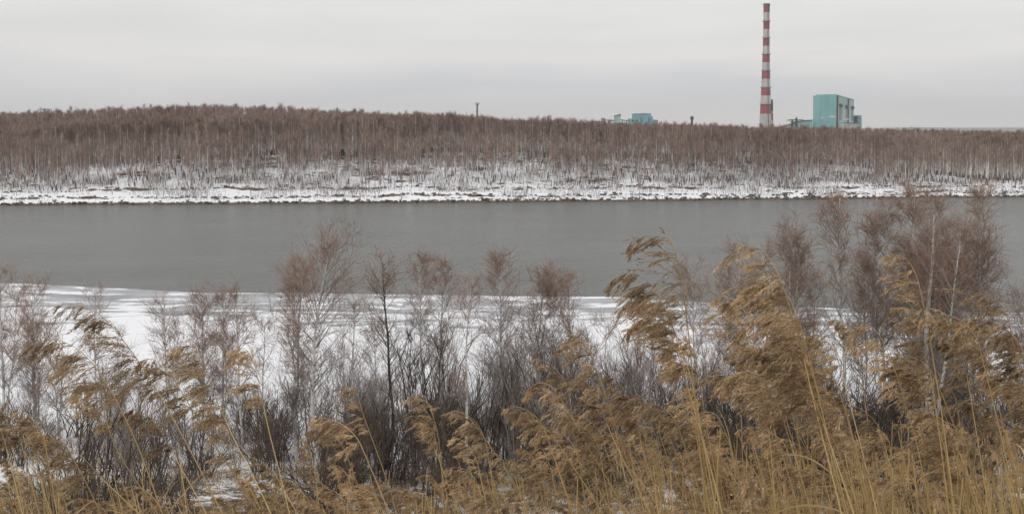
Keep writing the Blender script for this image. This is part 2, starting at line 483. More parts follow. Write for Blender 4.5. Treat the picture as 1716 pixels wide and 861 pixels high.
def ice_mat():
    m, nt, b = base_mat('river_ice', .6)
    L = nt.links.new
    g = N(nt, 'ShaderNodeNewGeometry')
    at_ = N(nt, 'ShaderNodeAttribute', attribute_name='wet')
    mp = N(nt, 'ShaderNodeMapping'); mp.inputs['Scale'].default_value = (.16, .42, 1); mp.inputs['Rotation'].default_value = (0, 0, R(-9))
    L(g.outputs['Position'], mp.inputs[0])
    n1 = N(nt, 'ShaderNodeTexNoise', i_Scale=.9, i_Detail=6.0, i_Roughness=.62, i_Distortion=.6); L(mp.outputs[0], n1.inputs['Vector'])
    a = N(nt, 'ShaderNodeMath', operation='ADD'); L(n1.outputs['Fac'], a.inputs[0]); L(at_.outputs['Fac'], a.inputs[1])
    st = N(nt, 'ShaderNodeMapRange', n_1=.52, n_2=.58); L(a.outputs[0], st.inputs[0])
    mx = N(nt, 'ShaderNodeMix', data_type='RGBA'); L(st.outputs[0], mx.inputs[0])
    mx.inputs[6].default_value = (.80, .81, .84, 1)
    n2 = N(nt, 'ShaderNodeTexNoise', i_Scale=.5, i_Detail=5.0); L(mp.outputs[0], n2.inputs['Vector'])
    gi = ramp(nt, [(.35, (.22, .23, .245)), (.65, (.42, .43, .455))]); L(n2.outputs['Fac'], gi.inputs[0])
    L(gi.outputs[0], mx.inputs[7])
    L(mx.outputs[2], b.inputs['Base Color'])
    rr = N(nt, 'ShaderNodeMapRange', n_1=0, n_2=1, n_3=.85, n_4=.4); L(st.outputs[0], rr.inputs[0]); L(rr.outputs[0], b.inputs['Roughness'])
    return m
wet = np.interp(dist, [0, 1, 6, 12, 17, 26, 40], [.04, .12, .10, .08, .01, -.08, -.3])
wet = np.concatenate([wet.ravel(), np.full(nI, .2)])
link('ice', mesh('ice', V, Q, ice_mat(), smooth=True, attr={'wet': wet}), kind='structure')

# distant hills
def hills():
    bag = Bag()
    hx = np.linspace(-7000, 7000, 400)
    prof = np.interp(hx, [-7000, -4200, -3700, -3300, -2600, 2300, 2900, 3300, 3700, 7000], [140, 130, 124, 112, 30, 5, 5, 16, 5, 5])
    top = prof + 30 * fnoise(hx / 700., hx * 0 + 2.2, 4)
    rows = [(7600, -130, 0), (8300, 0, .6), (9000, 0, 1.0), (10500, 0, .3)]
    V = np.concatenate([np.stack([hx, np.full(400, y), (np.maximum(top * k, 0) + 5 if k else np.full(400, -140.))], -1) for y, _, k in rows])
    ii = np.arange(4 * 400).reshape(4, 400)
    Q = np.stack([ii[:-1, :-1], ii[:-1, 1:], ii[1:, 1:], ii[1:, :-1]], -1).reshape(-1, 4)
    link('hills', mesh('hills', V, Q, plain('hill_woods', (.10, .10, .11), .9, .3, .004), smooth=True), kind='structure')
hills()

# ------------------------------------------------------------------ power station and masts
M_teal = plain('teal_cladding', (.24, .52, .53), .6, .2, .05)
M_pale = plain('pale_cladding', (.38, .56, .57), .6, .3, .06)
M_white = plain('weathered_white', (.55, .55, .53), .7, .25, .08)
M_red = plain('faded_red', (.36, .075, .095), .7, .25, .06)
M_dark = plain('dark_steel', (.055, .06, .07), .6, .3, .2)
M_blue = plain('blue_cladding', (.10, .24, .36), .6, .2, .1)
M_tealblue = plain('blue_green_cladding', (.21, .44, .50), .6, .2, .1)
M_grey = plain('grey_cladding', (.26, .29, .31), .6, .25, .1)
M_soot = plain('sooty_concrete', (.16, .14, .14), .8, .3, .1)
M_glass = plain('dark_opening', (.04, .06, .08), .4, .2, .3)

def cyl(bag, cx, cy, z0, z1, r0, r1, m=0, seg=28, cap=False):
    a = np.arange(seg) * 2 * math.pi / seg
    V = np.concatenate([np.stack([cx + r * np.cos(a), cy + r * np.sin(a), np.full(seg, z)], -1) for r, z in ((r0, z0), (r1, z1))])
    i = np.arange(seg); j = (i + 1) % seg
    bag.add(V, np.stack([i, j, j + seg, i + seg], -1), m)

def chimney():
    Yc = 1577.
    b0 = at(1282.7, 213, Yc)
    zt = at(1284, 7, Yc)[2]
    t = thing('chimney', (b0[0], Yc, 9), 'very tall red and white striped chimney rising above the forest', 'chimney')
    zb = 0.
    Hh = zt - 9
    def rad(z):   # radius by height
        py = 213 - (z + 9 - CAMZ) * F / Yc
        return np.interp(py, [7, 60, 110, 150, 190, 213, 240], [5.2, 5.2, 6.3, 7.6, 9.2, 10.6, 12.4]) * mpp(Yc)
    edges_py = [7, 21.5, 36, 49.5, 64, 77.5, 91.5, 105, 119, 132.5, 147, 160.5, 175, 191]
    bag = Bag()
    zs = [at(1283, p, Yc)[2] - 9 for p in edges_py] + [0.]
    for i in range(len(zs) - 1):
        z1, z0 = zs[i], zs[i + 1]
        n = 4
        for k in range(n):
            za = z0 + (z1 - z0) * k / n; zc = z0 + (z1 - z0) * (k + 1) / n
            cyl(bag, 0, 0, za, zc, rad(za), rad(zc), 0 if i % 2 == 0 else 1)
    cyl(bag, 0, 0, zs[0], zs[0], rad(zs[0]), rad(zs[0]) * .8, 2)
    cyl(bag, 0, 0, zs[0], zs[0] - 8, rad(zs[0]) * .8, rad(zs[0]) * .78, 2)
    link('shaft', bag.mesh('shaft', [M_red, M_white, M_soot], True), t)
    bag = Bag(); r = rad(zs[0])
    cyl(bag, 0, 0, zs[0] - 3.2, zs[0] + .3, r + .35, r + .35, 0); cyl(bag, 0, 0, zs[0] + .3, zs[0] + .3, r + .35, r - .4, 0)
    link('rim', bag.mesh('rim', [M_soot]), t)
    for i in (2, 4, 6, 8, 10, 12):
        z = zs[i]; r = rad(z)
        bag = Bag()
        cyl(bag, 0, 0, z - .45, z - .45, r, r + 1.3); cyl(bag, 0, 0, z - .45, z - .05, r + 1.3, r + 1.3); cyl(bag, 0, 0, z - .05, z - .05, r + 1.3, r)
        for k in range(16):
            a = k * math.pi / 8
            bag.bar((math.cos(a) * (r + 1.2), math.sin(a) * (r + 1.2), z), (math.cos(a) * (r + 1.2), math.sin(a) * (r + 1.2), z + 1.2), .06)
        cyl(bag, 0, 0, z + 1.1, z + 1.25, r + 1.25, r + 1.25)
        link('gallery', bag.mesh('gallery', [M_dark]), t)
    bag = Bag()
    zz = np.linspace(0, zs[0], 30)
    for s in (-.4, .4):
        P = np.array([[(rad(z) + .5) * math.sin(.25) + s, -(rad(z) + .5) * math.cos(.25), z] for z in zz])[None]
        tubes(bag, P, np.full((1, 30), .16), 4)
    for z in np.arange(1, zs[0], 1.5):
        r = rad(z) + .5
        bag.bar((r * math.sin(.25) - .4, -r * math.cos(.25), z), (r * math.sin(.25) + .4, -r * math.cos(.25), z), .07)
    link('ladder', bag.mesh('ladder', [M_dark]), t)
chimney()
def small_chimney():
    Yc = 1600.
    b0 = at(1293.3, 213, Yc)
    t = thing('chimney', (b0[0], Yc, 9), 'short slim chimney with a black top beside the tall striped one', 'chimney')
    bag = Bag()
    pys = [167, 178, 186, 190, 196, 201, 208, 214, 222]
    mt = [2, 2, 1, 0, 0, 1, 0, 1]
    zs = [at(1293, p, Yc)[2] - 9 for p in pys]; zs[-1] = 0
    for i in range(8):
        r1 = 1.35 + .02 * (zs[0] - zs[i]); r0 = 1.35 + .02 * (zs[0] - zs[i + 1])
        cyl(bag, 0, 0, zs[i + 1], zs[i], r0, r1, mt[i], 16)
    cyl(bag, 0, 0, zs[0], zs[0], 1.35, 1.0, 2, 16)
    link('shaft', bag.mesh('shaft', [M_red, M_white, M_dark], True), t)
    bag = Bag()
    for z in (zs[2], zs[5]):
        cyl(bag, 0, 0, z - .2, z + .2, 2.2, 2.2, 0, 16); cyl(bag, 0, 0, z + .2, z + .2, 2.2, 1.4, 0, 16); cyl(bag, 0, 0, z - .2, z - .2, 1.4, 2.2, 0, 16)
    link('gallery', bag.mesh('gallery', [M_dark]), t)
small_chimney()

def P2(px, Yd):
    return np.array([(px - CX) / F * (Yd * math.cos(PITCH) + 0) * 1.0, Yd])
def footA(px, Yd):
    p = at(px, 213, Yd); return np.array([p[0], p[1]])
def zpx(py, Yd): return at(858, py, Yd)[2]
def boiler_house():
    A = footA(1362, 1425); B = footA(1401, 1400); Cc = footA(1430, 1640); D = A + (Cc - B)
    org = np.array([B[0], B[1]])
    t = thing('boiler_house', (org[0], org[1], 9), 'large teal power station block with pale streaked side wall', 'building')
    A, B2, Cc, D = A - org, B - org, Cc - org, D - org
    zt = zpx(159.6, 1400) - 9
    bag = Bag()
    bag.prism([A, B2, Cc, D], 0, zt, 0)
    # side wall panel in paler cladding, standing 0.3 m proud
    u = (Cc - B2) / np.linalg.norm(Cc - B2); n = np.array([u[1], -u[0]]); Ln = np.linalg.norm(Cc - B2)
    link('walls', bag.mesh('walls', [M_teal]), t)
    def wallbox(name, s0, s1, z0, z1, m, dep=.5, off=.0):
        bag = Bag()
        p0 = B2 + u * s0 * Ln + n * off; p1 = B2 + u * s1 * Ln + n * off
        bag.prism([p0, p0 + n * dep, p1 + n * dep, p1], z0, z1, 0)
        return link(name, bag.mesh(name, [m]), t)
    wallbox('side_cladding', .004, .998, 17, zt - .8, M_pale, .4)
    wallbox('downpipe', .0, .02, 0, zt - .5, M_dark, 1.6, .4)
    wallbox('downpipe', .60, .63, 10, zt - 1, M_dark, 1.2, .4)
    for s in (.13, .47, .82):
        wallbox('vent', s, s + .14, zt * .72, zt * .80, M_dark, 1.6, .4)
        wallbox('louvre_panel', s + .01, s + .12, zt * .38, zt * .715, M_grey, .4, .4)
    wallbox('roof_rim', -.004, 1.004, zt - .7, zt + .5, M_tealblue, .9, -.2)
    bag = Bag(); w1 = nrm((B2 - A)[None])[0]
    mid0 = A + w1 * 4; mid1 = B2 - w1 * 2
    bag.prism([mid0 + u * 2, mid1 + u * 2, mid1 + u * 100, mid0 + u * 100], zt, zt + 1.4, 0)
    link('roof', bag.mesh('roof', [M_teal]), t)
    # seams on the front wall
    nf = np.array([w1[1], -w1[0]])
    for k in (0.33, .66):
        p = A + (B2 - A) * k
        bag = Bag(); bag.prism([p, p + nf * .2, p + nf * .2 + w1 * .5, p + w1 * .5], 0, zt - .2, 0)
        link('wall_seam', bag.mesh('wall_seam', [M_tealblue]), t)
    # lower pale hall along the side and the end stair tower
    p0 = B2 + n * .6 + u * 4; p1 = B2 + u * (Ln + 5) + n * .6
    bag = Bag(); bag.prism([p0, p0 + n * 9, p1 + n * 9, p1], 0, 15.5, 0)
    lo = link('low_hall', bag.mesh('low_hall', [M_white]), t)
    for s in (.25, .5, .75):
        bag = Bag(); q = p0 + (p1 - p0) * s + n * 9
        bag.prism([q, q + n * .4, q + n * .4 + u * 3, q + u * 3], 1, 13, 0)
        link('door', bag.mesh('door', [M_grey]), lo)
    bag = Bag(); bag.prism([p0 + n * 8.8, p0 + n * 9.5, p1 + n * 9.5, p1 + n * 8.8], 15.5, 16.3, 0)
    link('parapet', bag.mesh('parapet', [M_dark]), lo)
    q0 = Cc + n * .5 - u * 2
    bag = Bag(); bag.prism([q0, q0 + n * 9.5, q0 + n * 9.5 + u * 26, q0 + u * 26], 0, zpx(193.5, 1640) - 9, 0)
    tw = link('end_tower', bag.mesh('end_tower', [M_tealblue]), t)
    bag = Bag(); fx = q0 - u * .4
    bag.prism([fx, fx + n * 5.5, fx + n * 5.5 + u * .3, fx + u * .3], 17, zpx(195, 1640) - 9, 0)
    link('window', bag.mesh('window', [M_glass]), tw)
    # front annex
    Ya = 1420
    a0 = footA(1335, Ya) - org; a1 = footA(1361.5, Ya) - org
    zr = zpx(202, Ya) - 9; zl = zpx(205, Ya) - 9
    bag = Bag(); bag.prism([a0, a1, a1 + np.array([0, 30]), a0 + np.array([0, 30])], 0, [zl, zr, zr, zl], 0)
    an = link('annex', bag.mesh('annex', [M_teal]), t)
    bag = Bag(); Vr = [(p_[0], p_[1], z_ + h_) for h_ in (.05, .8) for p_, z_ in ((a0 + [-1, -1], zl), (a1 + [0, -1], zr), (a1 + [0, 31], zr), (a0 + [-1, 31], zl))]
    bag.add(Vr, [(0, 3, 2, 1), (4, 5, 6, 7), (0, 1, 5, 4), (1, 2, 6, 5), (2, 3, 7, 6), (3, 0, 4, 7)])
    link('roof', bag.mesh('roof', [M_dark]), an)
    for k in (.2, .62):
        p = a0 + (a1 - a0) * k
        bag = Bag(); bag.box(p[0], p[0] + 4, p[1] - .2, p[1], 3, zl - 2)
        link('window', bag.mesh('window', [M_grey]), an)
boiler_house()
def conveyor():
    Ya = 1412
    a = at(1298, 214.5, Ya); b = at(1334, 205.4, Ya)
    t = thing('conveyor_gallery', (a[0], a[1] + 3, 9), 'dark sloping conveyor gallery climbing to the teal power station block', 'conveyor')
    dx = b[0] - a[0]; z0 = a[2] - 9; z1 = b[2] - 9
    bag = Bag()
    V = [(0, 0, z0 - 2.6), (dx, 0, z1 - 2.6), (dx, 3, z1 - 2.6), (0, 3, z0 - 2.6), (0, 0, z0), (dx, 0, z1), (dx, 3, z1), (0, 3, z0)]
    bag.add(V, [(0, 3, 2, 1), (4, 5, 6, 7), (0, 1, 5, 4), (1, 2, 6, 5), (2, 3, 7, 6), (3, 0, 4, 7)])
    link('gallery_body', bag.mesh('gallery_body', [M_soot]), t)
    for k in (.12, .35, .6, .85):
        zz = z0 + (z1 - z0) * k - 2.6
        bag = Bag()
        for s in (-1.5, 1.5):
            bag.bar((dx * k + s, 1.5, 0), (dx * k, 1.5, zz), .35)
        link('trestle', bag.mesh('trestle', [M_dark]), t)
    t2 = thing('low_shed', (at(1313, 213, 1405)[0], 1405, 9), 'low white shed under the dark sloping conveyor gallery', 'building')
    wd = mpp(1405) * 21
    bag = Bag(); bag.box(0, wd, 0, 12, 0, zpx(212, 1405) - 9)
    link('walls', bag.mesh('walls', [M_white]), t2)
    bag = Bag(); z = zpx(212, 1405) - 9; bag.prism([(-.5, -.5), (wd + .5, -.5), (wd + .5, 12.5), (-.5, 12.5)], z, [z + .4, z + 1.6, z + 1.6, z + .4])
    link('roof', bag.mesh('roof', [M_grey]), t2)
conveyor()
def lattice(bag, h, w0, w1, n=8, r=.12, m=0):
    cs = [(-1, -1), (1, -1), (1, 1), (-1, 1)]
    for cx, cy in cs:
        bag.bar((cx * w0, cy * w0, 0), (cx * w1, cy * w1, h), r * 1.4, m)
    for i in range(n):
        za, zc = h * i / n, h * (i + 1) / n
        wa = w0 + (w1 - w0) * i / n; wc = w0 + (w1 - w0) * (i + 1) / n
        for k in range(4):
            c, d = cs[k], cs[(k + 1) % 4]
            bag.bar((c[0] * wa, c[1] * wa, za), (d[0] * wc, d[1] * wc, zc), r, m)
            bag.bar((c[0] * wc, c[1] * wc, zc), (d[0] * wc, d[1] * wc, zc), r, m)
def pylon(px, py_top, Yd, zb, arm, label, arms_py=(4,), r=.14, cat='pylon', w0=1.6):
    p = at(px, 213, Yd); h = zpx(py_top, Yd) - zb
    t = thing('power_pylon', (p[0], Yd, zb), label, cat)
    bag = Bag(); lattice(bag, h, w0, .5, 9, r)
    link('lattice_tower', bag.mesh('lattice_tower', [M_dark]), t)
    for d in arms_py:
        bag = Bag(); z = h - d * mpp(Yd)
        for s in (-1, 1):
            bag.bar((0, 0, z + .8), (s * arm, 0, z), r); bag.bar((0, 0, z - .4), (s * arm, 0, z), r)
            bag.bar((s * arm * .95, 0, z), (s * arm * .95, 0, z - 1.6), r)
        link('cross_arm', bag.mesh('cross_arm', [M_dark]), t)
    return t
pylon(1334.5, 197, 1390, 9, 9.5, 'dark lattice pylon in front of the low teal annex', (4.3,), .3)
pylon(1327.5, 200.5, 1385, 9, 7, 'shorter pylon with one wide crossarm above the dark conveyor gallery', (1.0,), .22, w0=1.0)
pylon(1159.5, 196, 1100, 9, 1.6, 'small lone pylon on the skyline between the two teal buildings', (.6, 2.2), .26, w0=1.0)
pylon(75, 183, 900, 9, 6, 'faint wide armed pylon above the forest at the far left skyline', (.6,), .12)
def mast():
    p = at(799.7, 213, 620); zb = float(ground_z(p[0], 620)); h = zpx(172, 620) - zb
    t = thing('floodlight_mast', (p[0], 620, zb), 'tall thin floodlight mast standing alone above the treetops', 'mast')
    bag = Bag(); lattice(bag, h - 1.2, .55, .28, 22, .09); link('mast_pole', bag.mesh('mast_pole', [M_dark]), t)
    bag = Bag(); bag.box(-.9, .9, -.5, .5, h - 1.4, h - 1.2)
    for s in (-.9, 0, .9): bag.bar((s, -.5, h - 1.2), (s, -.5, h - .3), .07)
    bag.bar((-.9, -.5, h - .3), (.9, -.5, h - .3), .07)
    link('platform', bag.mesh('platform', [M_dark]), t)
    for s in (-.75, 0, .75):
        bag = Bag(); bag.box(s - .28, s + .28, -.8, -.5, h - 1.0, h - .2); link('floodlight', bag.mesh('floodlight', [M_grey]), t)
    bag = Bag(); bag.bar((.5, 0, h - 1.2), (1.2, 0, h + .2), .07); bag.bar((.4, 0, h - 2), (1.0, 0, h - .9), .07); link('antenna', bag.mesh('antenna', [M_dark]), t)
    p = at(781.8, 213, 640); zb = float(ground_z(p[0], 640)); h = zpx(186.5, 640) - zb
    t = thing('radio_pole', (p[0], 640, zb), 'thin pointed pole just left of the floodlight mast', 'pole')
    bag = Bag(); tubes(bag, np.array([[[0, 0, 0], [0, 0, h * .6], [0, 0, h]]]), np.array([[.22, .16, .05]]), 6)
    link('pole_shaft', bag.mesh('pole_shaft', [M_dark]), t)
    bag = Bag()
    for z in (h - 1, h - 2): bag.bar((-.5, 0, z), (.5, 0, z), .06)
    link('cross_arm', bag.mesh('cross_arm', [M_dark]), t)
mast()
def left_works():
    Yd = 1250.; m = mpp(Yd); zb = 9.
    def blk(parent, name, x0, x1, py, dep, mat_, yo=0., z0=0., zt2=None):
        bag = Bag(); z = zpx(py, Yd) - zb; z2 = z if zt2 is None else zpx(zt2, Yd) - zb
        X0 = (x0 - OX) * m; X1 = (x1 - OX) * m
        bag.prism([(X0, yo), (X1, yo), (X1, yo + dep), (X0, yo + dep)], z0, [z, z2, z2, z], 0)
        return link(name, bag.mesh(name, [mat_]), parent)
    OX = 1062
    t = thing('workshop_building', (at(OX, 213, Yd)[0], Yd, zb), 'blue green flat roofed works building half hidden by the forest', 'building')
    blk(t, 'walls', 1062, 1091, 191, 20, M_tealblue)
    blk(t, 'annex', 1055, 1062, 199, 16, M_tealblue, 1)
    blk(t, 'stair_block', 1091, 1094.2, 195, 14, M_tealblue, 1)
    blk(t, 'side_hall', 1094.2, 1103, 200.5, 14, M_grey, 2, zt2=201.5)
    for x0, x1, p in ((1073.2, 1076, 197), (1086, 1089, 197)):
        blk(t, 'blue_bay', x0, x1, p, .6, M_blue, -.6)
    for x0, x1 in ((1059.2, 1062.8), (1065.2, 1068.8)):
        blk(t, 'window', x0, x1, 201.2, .3, M_glass, -.3 if x0 > 1062 else .7, z0=zpx(203.8, Yd) - zb)
    for x in (1075, 1078, 1081, 1084):
        bag = Bag(); X = (x - OX) * m; z = zpx(191, Yd) - zb; cyl(bag, X, 6, z, z + .9, .3, .3, 0, 8); cyl(bag, X, 6, z + .9, z + 1.1, .5, .1, 0, 8)
        link('roof_vent', bag.mesh('roof_vent', [M_dark]), t)
    bag = Bag(); z = zpx(191, Yd) - zb; bag.box(-.3, 29 * m + .3, -.3, .0, z - .5, z + .35); link('parapet', bag.mesh('parapet', [M_blue]), t)
    OX = 1030
    t = thing('hopper_tower', (at(OX, 213, Yd)[0], Yd, zb), 'pale grey tower with slanted top left of the blue green works', 'tower')
    blk(t, 'walls', 1030, 1040, 194, 9, M_pale, zt2=192.2)
    blk(t, 'roof', 1029.6, 1040.3, 193.6, 9.6, M_soot, -.3, z0=zpx(194.2, Yd) - zb, zt2=191.7)
    blk(t, 'roof_vent', 1037.8, 1038.8, 190.8, 2, M_grey, 2, z0=zpx(194, Yd) - zb)
    OX = 1008
    t = thing('transfer_house', (at(OX, 213, Yd)[0], Yd, zb), 'small grey block at the left end of the conveyor line', 'building')
    blk(t, 'walls', 1008.3, 1014, 198.6, 7, M_grey)
    blk(t, 'roof', 1008, 1014.4, 198.1, 7.6, M_dark, -.3, z0=zpx(198.7, Yd) - zb)
    OX = 985
    t = thing('conveyor_gallery', (at(OX, 213, Yd)[0], Yd + 4, zb), 'thin dark conveyor line running along the skyline to the blue green works', 'conveyor')
    for (x0, y0, x1, y1) in ((985, 204.5, 1008, 203.2), (1014, 200.2, 1030, 202.0), (1040, 200.0, 1047, 201.3), (1047, 201.3, 1055, 201.5)):
        bag = Bag(); X0 = (x0 - OX) * m; X1 = (x1 - OX) * m; za = zpx(y0, Yd) - zb; zc = zpx(y1, Yd) - zb
        V = [(X0, 0, za - 1), (X1, 0, zc - 1), (X1, 3, zc - 1), (X0, 3, za - 1), (X0, 0, za), (X1, 0, zc), (X1, 3, zc), (X0, 3, za)]
        bag.add(V, [(0, 3, 2, 1), (4, 5, 6, 7), (0, 1, 5, 4), (1, 2, 6, 5), (2, 3, 7, 6), (3, 0, 4, 7)])
        link('gallery_section', bag.mesh('gallery_section', [M_soot]), t)
        bag = Bag(); Xm = (X0 + X1) / 2
        bag.bar((Xm, 1.5, 0), (Xm, 1.5, (za + zc) / 2 - 1), .4)
        link('trestle', bag.mesh('trestle', [M_dark]), t)
left_works()

# ------------------------------------------------------------------ far birches
def far_tree(rng, H, W, lo=.3, lean=0., ntw=230, wt=.045):
    tb = Bag(); cb = Bag()
    k = 7; t = np.linspace(0, 1, k)
    ax = rng.rand() * 6.28
    sway = lean * (1 - (1 - t) ** 2) + .012 * H * np.sin(t * 5 + rng.rand() * 6)
    P = np.stack([np.cos(ax) * sway, np.sin(ax) * sway, t * H], -1)[None]
    r = .15 * (H / 12) * (1 - t * .85)
    tubes(tb, P[:, :2], r[None, :2], 4, 1, rng.rand(1))
    tubes(tb, P[:, 1:], r[None, 1:], 4, 0, rng.rand(1) * .6 + .4)
    n = 16
    u = np.sort(lo + (1 - lo) * rng.rand(n) ** .9 * .93)
    prof = np.interp(u, [lo, .5, .75, .9, 1], [.5, 1., .9, .5, .2])
    L1 = spawn(rng, P, np.zeros(n, int), u, W * 1.25 * prof * (.7 + .5 * rng.rand(n)), 0.8, .75, (0, 0, .5), 3, (0, 0, .12))
    ribbons(cb, L1, taper(n, .045, .02, 4), rng, 1)
    n2 = ntw
    i = rng.randint(0, n, n2); uu = rng.rand(n2) ** .8
    L2 = spawn(rng, L1, i, uu, (.5 + .9 * rng.rand(n2)) * W / 1.6, .7, .6, (0, 0, .35), 1, (0, 0, 0))
    zrel = L2[:, 0, 2] / H
    ribbons(cb, L2, taper(n2, wt * .6, wt * .35, 2), rng, np.where(zrel > .55, 0, 2))
    return tb, cb
rng = np.random.RandomState(5)
FAR = [far_tree(rng, 12, 1.5 + .5 * rng.rand(), lo=rng.uniform(.28, .5), lean=rng.uniform(-.8, .8)) for _ in range(10)]
FARA = [(a.arrays(), b.arrays()) for a, b in FAR]
MT = [M_farbark, M_farbase]; MC = [M_fartwig, M_branch, M_fartwig2]
protos = []
def dens(x, y):
    s = y - shore(x)
    return s
# candidate sites on the slope (sparser) and on the plateau (dense)
sites = []
tries = 0
while len(sites) < 1900:
    x = rng.uniform(-175, 175); y = rng.uniform(285, 385)
    s = float(y - shore(x))
    if s < 3 or s > 66 or abs(x) > y * .49: continue
    p = .05 if s < 12 else (.25 if s < 24 else (.8 if s < 50 else 1.))
    if rng.rand() > p: continue
    hgt = rng.uniform(6.5, 12.5) if s > 22 else rng.uniform(3, 8)
    sites.append((x, y, hgt, s))
sites.sort(key=lambda q: q[1] - q[2] * 6)
N_IND = 235
g_far = 'birches standing on the far snowy slope'
for i, (x, y, hgt, s) in enumerate(sites[:N_IND]):
    v = i % len(FAR); z = float(ground_z(x, y)) - .15
    k = hgt / 12.; kw = k * rng.uniform(.75, 1.15)
    lab = 'thin bare birch on the snowy far slope, one of many alike'
    if i < len(FAR):
        t = thing('birch_tree', (x, y, z), lab, 'tree', g_far)
        t.scale = (kw, kw, k); t.rotation_euler = (0, 0, rng.rand() * 6.28)
        link('trunk', FAR[v][0].mesh('far_trunk', MT), t); link('crown', FAR[v][1].mesh('far_crown', MC), t)
        protos.append(t)
    else:
        dup(protos[v], (x, y, z), rng.rand() * 6.28, (kw, kw, k), lab, g_far)
# the rest of the wood as one mass
def merge_mass(name, places, arrs, mats, label, category):
    bag = Bag()
    for (x, y, z, k, kw, rz, v) in places:
        c, s = math.cos(rz), math.sin(rz)
        tone = _tab[int(abs(x * 7.3)) & 255, int(abs(y * 5.1)) & 255] * .35 + .45 * float(vnoise(x / 16., y / 25.)) + .02
        for (V, Qd, M, Rn), off in arrs[v]:
            W_ = np.empty_like(V)
            W_[:, 0] = (V[:, 0] * c - V[:, 1] * s) * kw + x
            W_[:, 1] = (V[:, 0] * s + V[:, 1] * c) * kw + y
            W_[:, 2] = V[:, 2] * k + z
            bag.add(W_, Qd, M + off, np.clip(Rn * .6 + tone, 0, 1))
    return link(name, bag.mesh(name, mats), label=label, category=category, kind='stuff')
arrs = [((a, 0), (b, 2)) for a, b in FARA]
places = []
for (x, y, hgt, s) in sites[N_IND:]:
    k = hgt / 12.; kw = k * rng.uniform(.75, 1.15)
    places.append((x, y, float(ground_z(x, y)) - .15, k, kw, rng.rand() * 6.28, rng.randint(10)))
xx = []; 
while len(xx) < 5600:
    y = 345 + 200 * rng.rand() ** 1.7; x = rng.uniform(-1, 1) * y * .54
    s = float(y - shore(x))
    if s < 63: continue
    xx.append((x, y))
xx = np.array(xx); zz = ground_z(xx[:, 0], xx[:, 1])
for (x, y), z in zip(xx, zz):
    hgt = 10.8 + 2.6 * rng.rand() + 1.6 * float(fnoise(x / 18., y / 18., 2))
    lim = CAMZ + (213 - float(np.interp(x / y * F + CX, t_px, t_py)) - 3 + 6.0 * float(fnoise(x / 12., 1.5, 4)) + (4.5 * abs(rng.randn()) if rng.rand() < .35 else -1.5 * rng.rand())) / F * y
    hgt = min(hgt, lim - z)
    if hgt < 5: continue
    k = hgt / 12.; places.append((x, y, z - .15, k, k * rng.uniform(.8, 1.2), rng.rand() * 6.28, rng.randint(10)))
merge_mass('birch_forest', places, arrs, MT + MC, 'dense bare birch forest with reddish tops across the far bank', 'forest')
# denser distant rows beyond, only their tops show
places = []
for _ in range(900):
    y = rng.uniform(560, 1050); x = rng.uniform(-1, 1) * y * .52
    top = CAMZ + (213 - float(np.interp(x / y * F + CX, t_px, t_py)) - 3.5) / F * y
    z = float(ground_z(x, y)); hgt = min(12., max(top - z, 7)); k = hgt / 12.
    places.append((x, y, z, k, 1.3, rng.rand() * 6.28, rng.randint(10)))
merge_mass('distant_woods', places, arrs, MT + MC, 'thin line of distant treetops beyond the crest of the forest', 'woods')

# shrubs and stones on the far shore
def shrub_mesh(rng, H, W, nst, n2, n3, rstem, rtw, mats, up=.55, droop=0.):
    bag = Bag()
    base = np.zeros((nst, 3)); base[:, :2] = rng.randn(nst, 2) * W * .10
    az = rng.rand(nst) * 6.28; sp = rng.rand(nst) ** .7 * W * .55
    k = 6; t = np.linspace(0, 1, k)[None, :, None]
    hh = H * (.6 + .4 * rng.rand(nst))
    end = np.stack([np.cos(az) * sp, np.sin(az) * sp, hh], -1)
    mid = np.stack([np.cos(az) * sp * .25, np.sin(az) * sp * .25, hh * .5], -1)
    S1 = base[:, None] * (1 - t) ** 2 + (base + mid)[:, None] * 2 * t * (1 - t) + (base + end)[:, None] * t ** 2
    S1 = S1 + rng.randn(nst, k, 3) * H * .012 * np.minimum(t * 3, 1)
    tubes(bag, S1, taper(nst, rstem, rstem * .3, k), 4, 0, rng.rand(nst))
    i = np.repeat(np.arange(nst), n2); m = len(i)
    S2 = spawn(rng, S1, i, .2 + .78 * rng.rand(m), H * .30 * (.5 + .7 * rng.rand(m)), .8, up, (0, 0, .25), 4, (0, 0, .1), .12)
    tubes(bag, S2, taper(m, rstem * .42, rstem * .16, 5), 3, 0, rng.rand(m))
    i = rng.randint(0, m, nst * n2 * n3); m3 = len(i)
    S3 = spawn(rng, S2, i, .15 + .85 * rng.rand(m3), H * .13 * (.5 + rng.rand(m3)), .8, .65, (0, 0, .2 - droop), 2, (0, 0, .1), .1)
    ribbons(bag, S3, taper(m3, rtw, rtw * .5, 3), rng, 1)
    return bag
rng = np.random.RandomState(21)
fs = [shrub_mesh(rng, 2.0, 2.4, 14, 5, 6, .05, .035, None, .8) for _ in range(3)]
fsm = [b.mesh('shore_bush', [M_darkstem, M_fartwig2]) for b in fs]
sp_px = [(1320, .9), (1362, 1.1), (1275, .6), (1440, .5), (1500, .5), (1600, .6), (1688, .9), (85, .6), (200, .5), (60, .45), (265, .4), (310, .5), (365, .4), (575, .5), (600, .45), (670, .4),
         (700, .4), (895, .45), (870, .4), (950, .55), (1010, .45), (1060, .5), (1100, .5), (1180, .55), (1220, .45), (1560, .7), (1530, .8), (1640, .55), (1590, .5), (1470, .4), (30, .5), (450, .5), (500, .45)]
names = {1320: 'round brown bush on the far shore, second largest near the boiler block side', 1362: 'largest dark bush on the far waterline below the teal power station'}
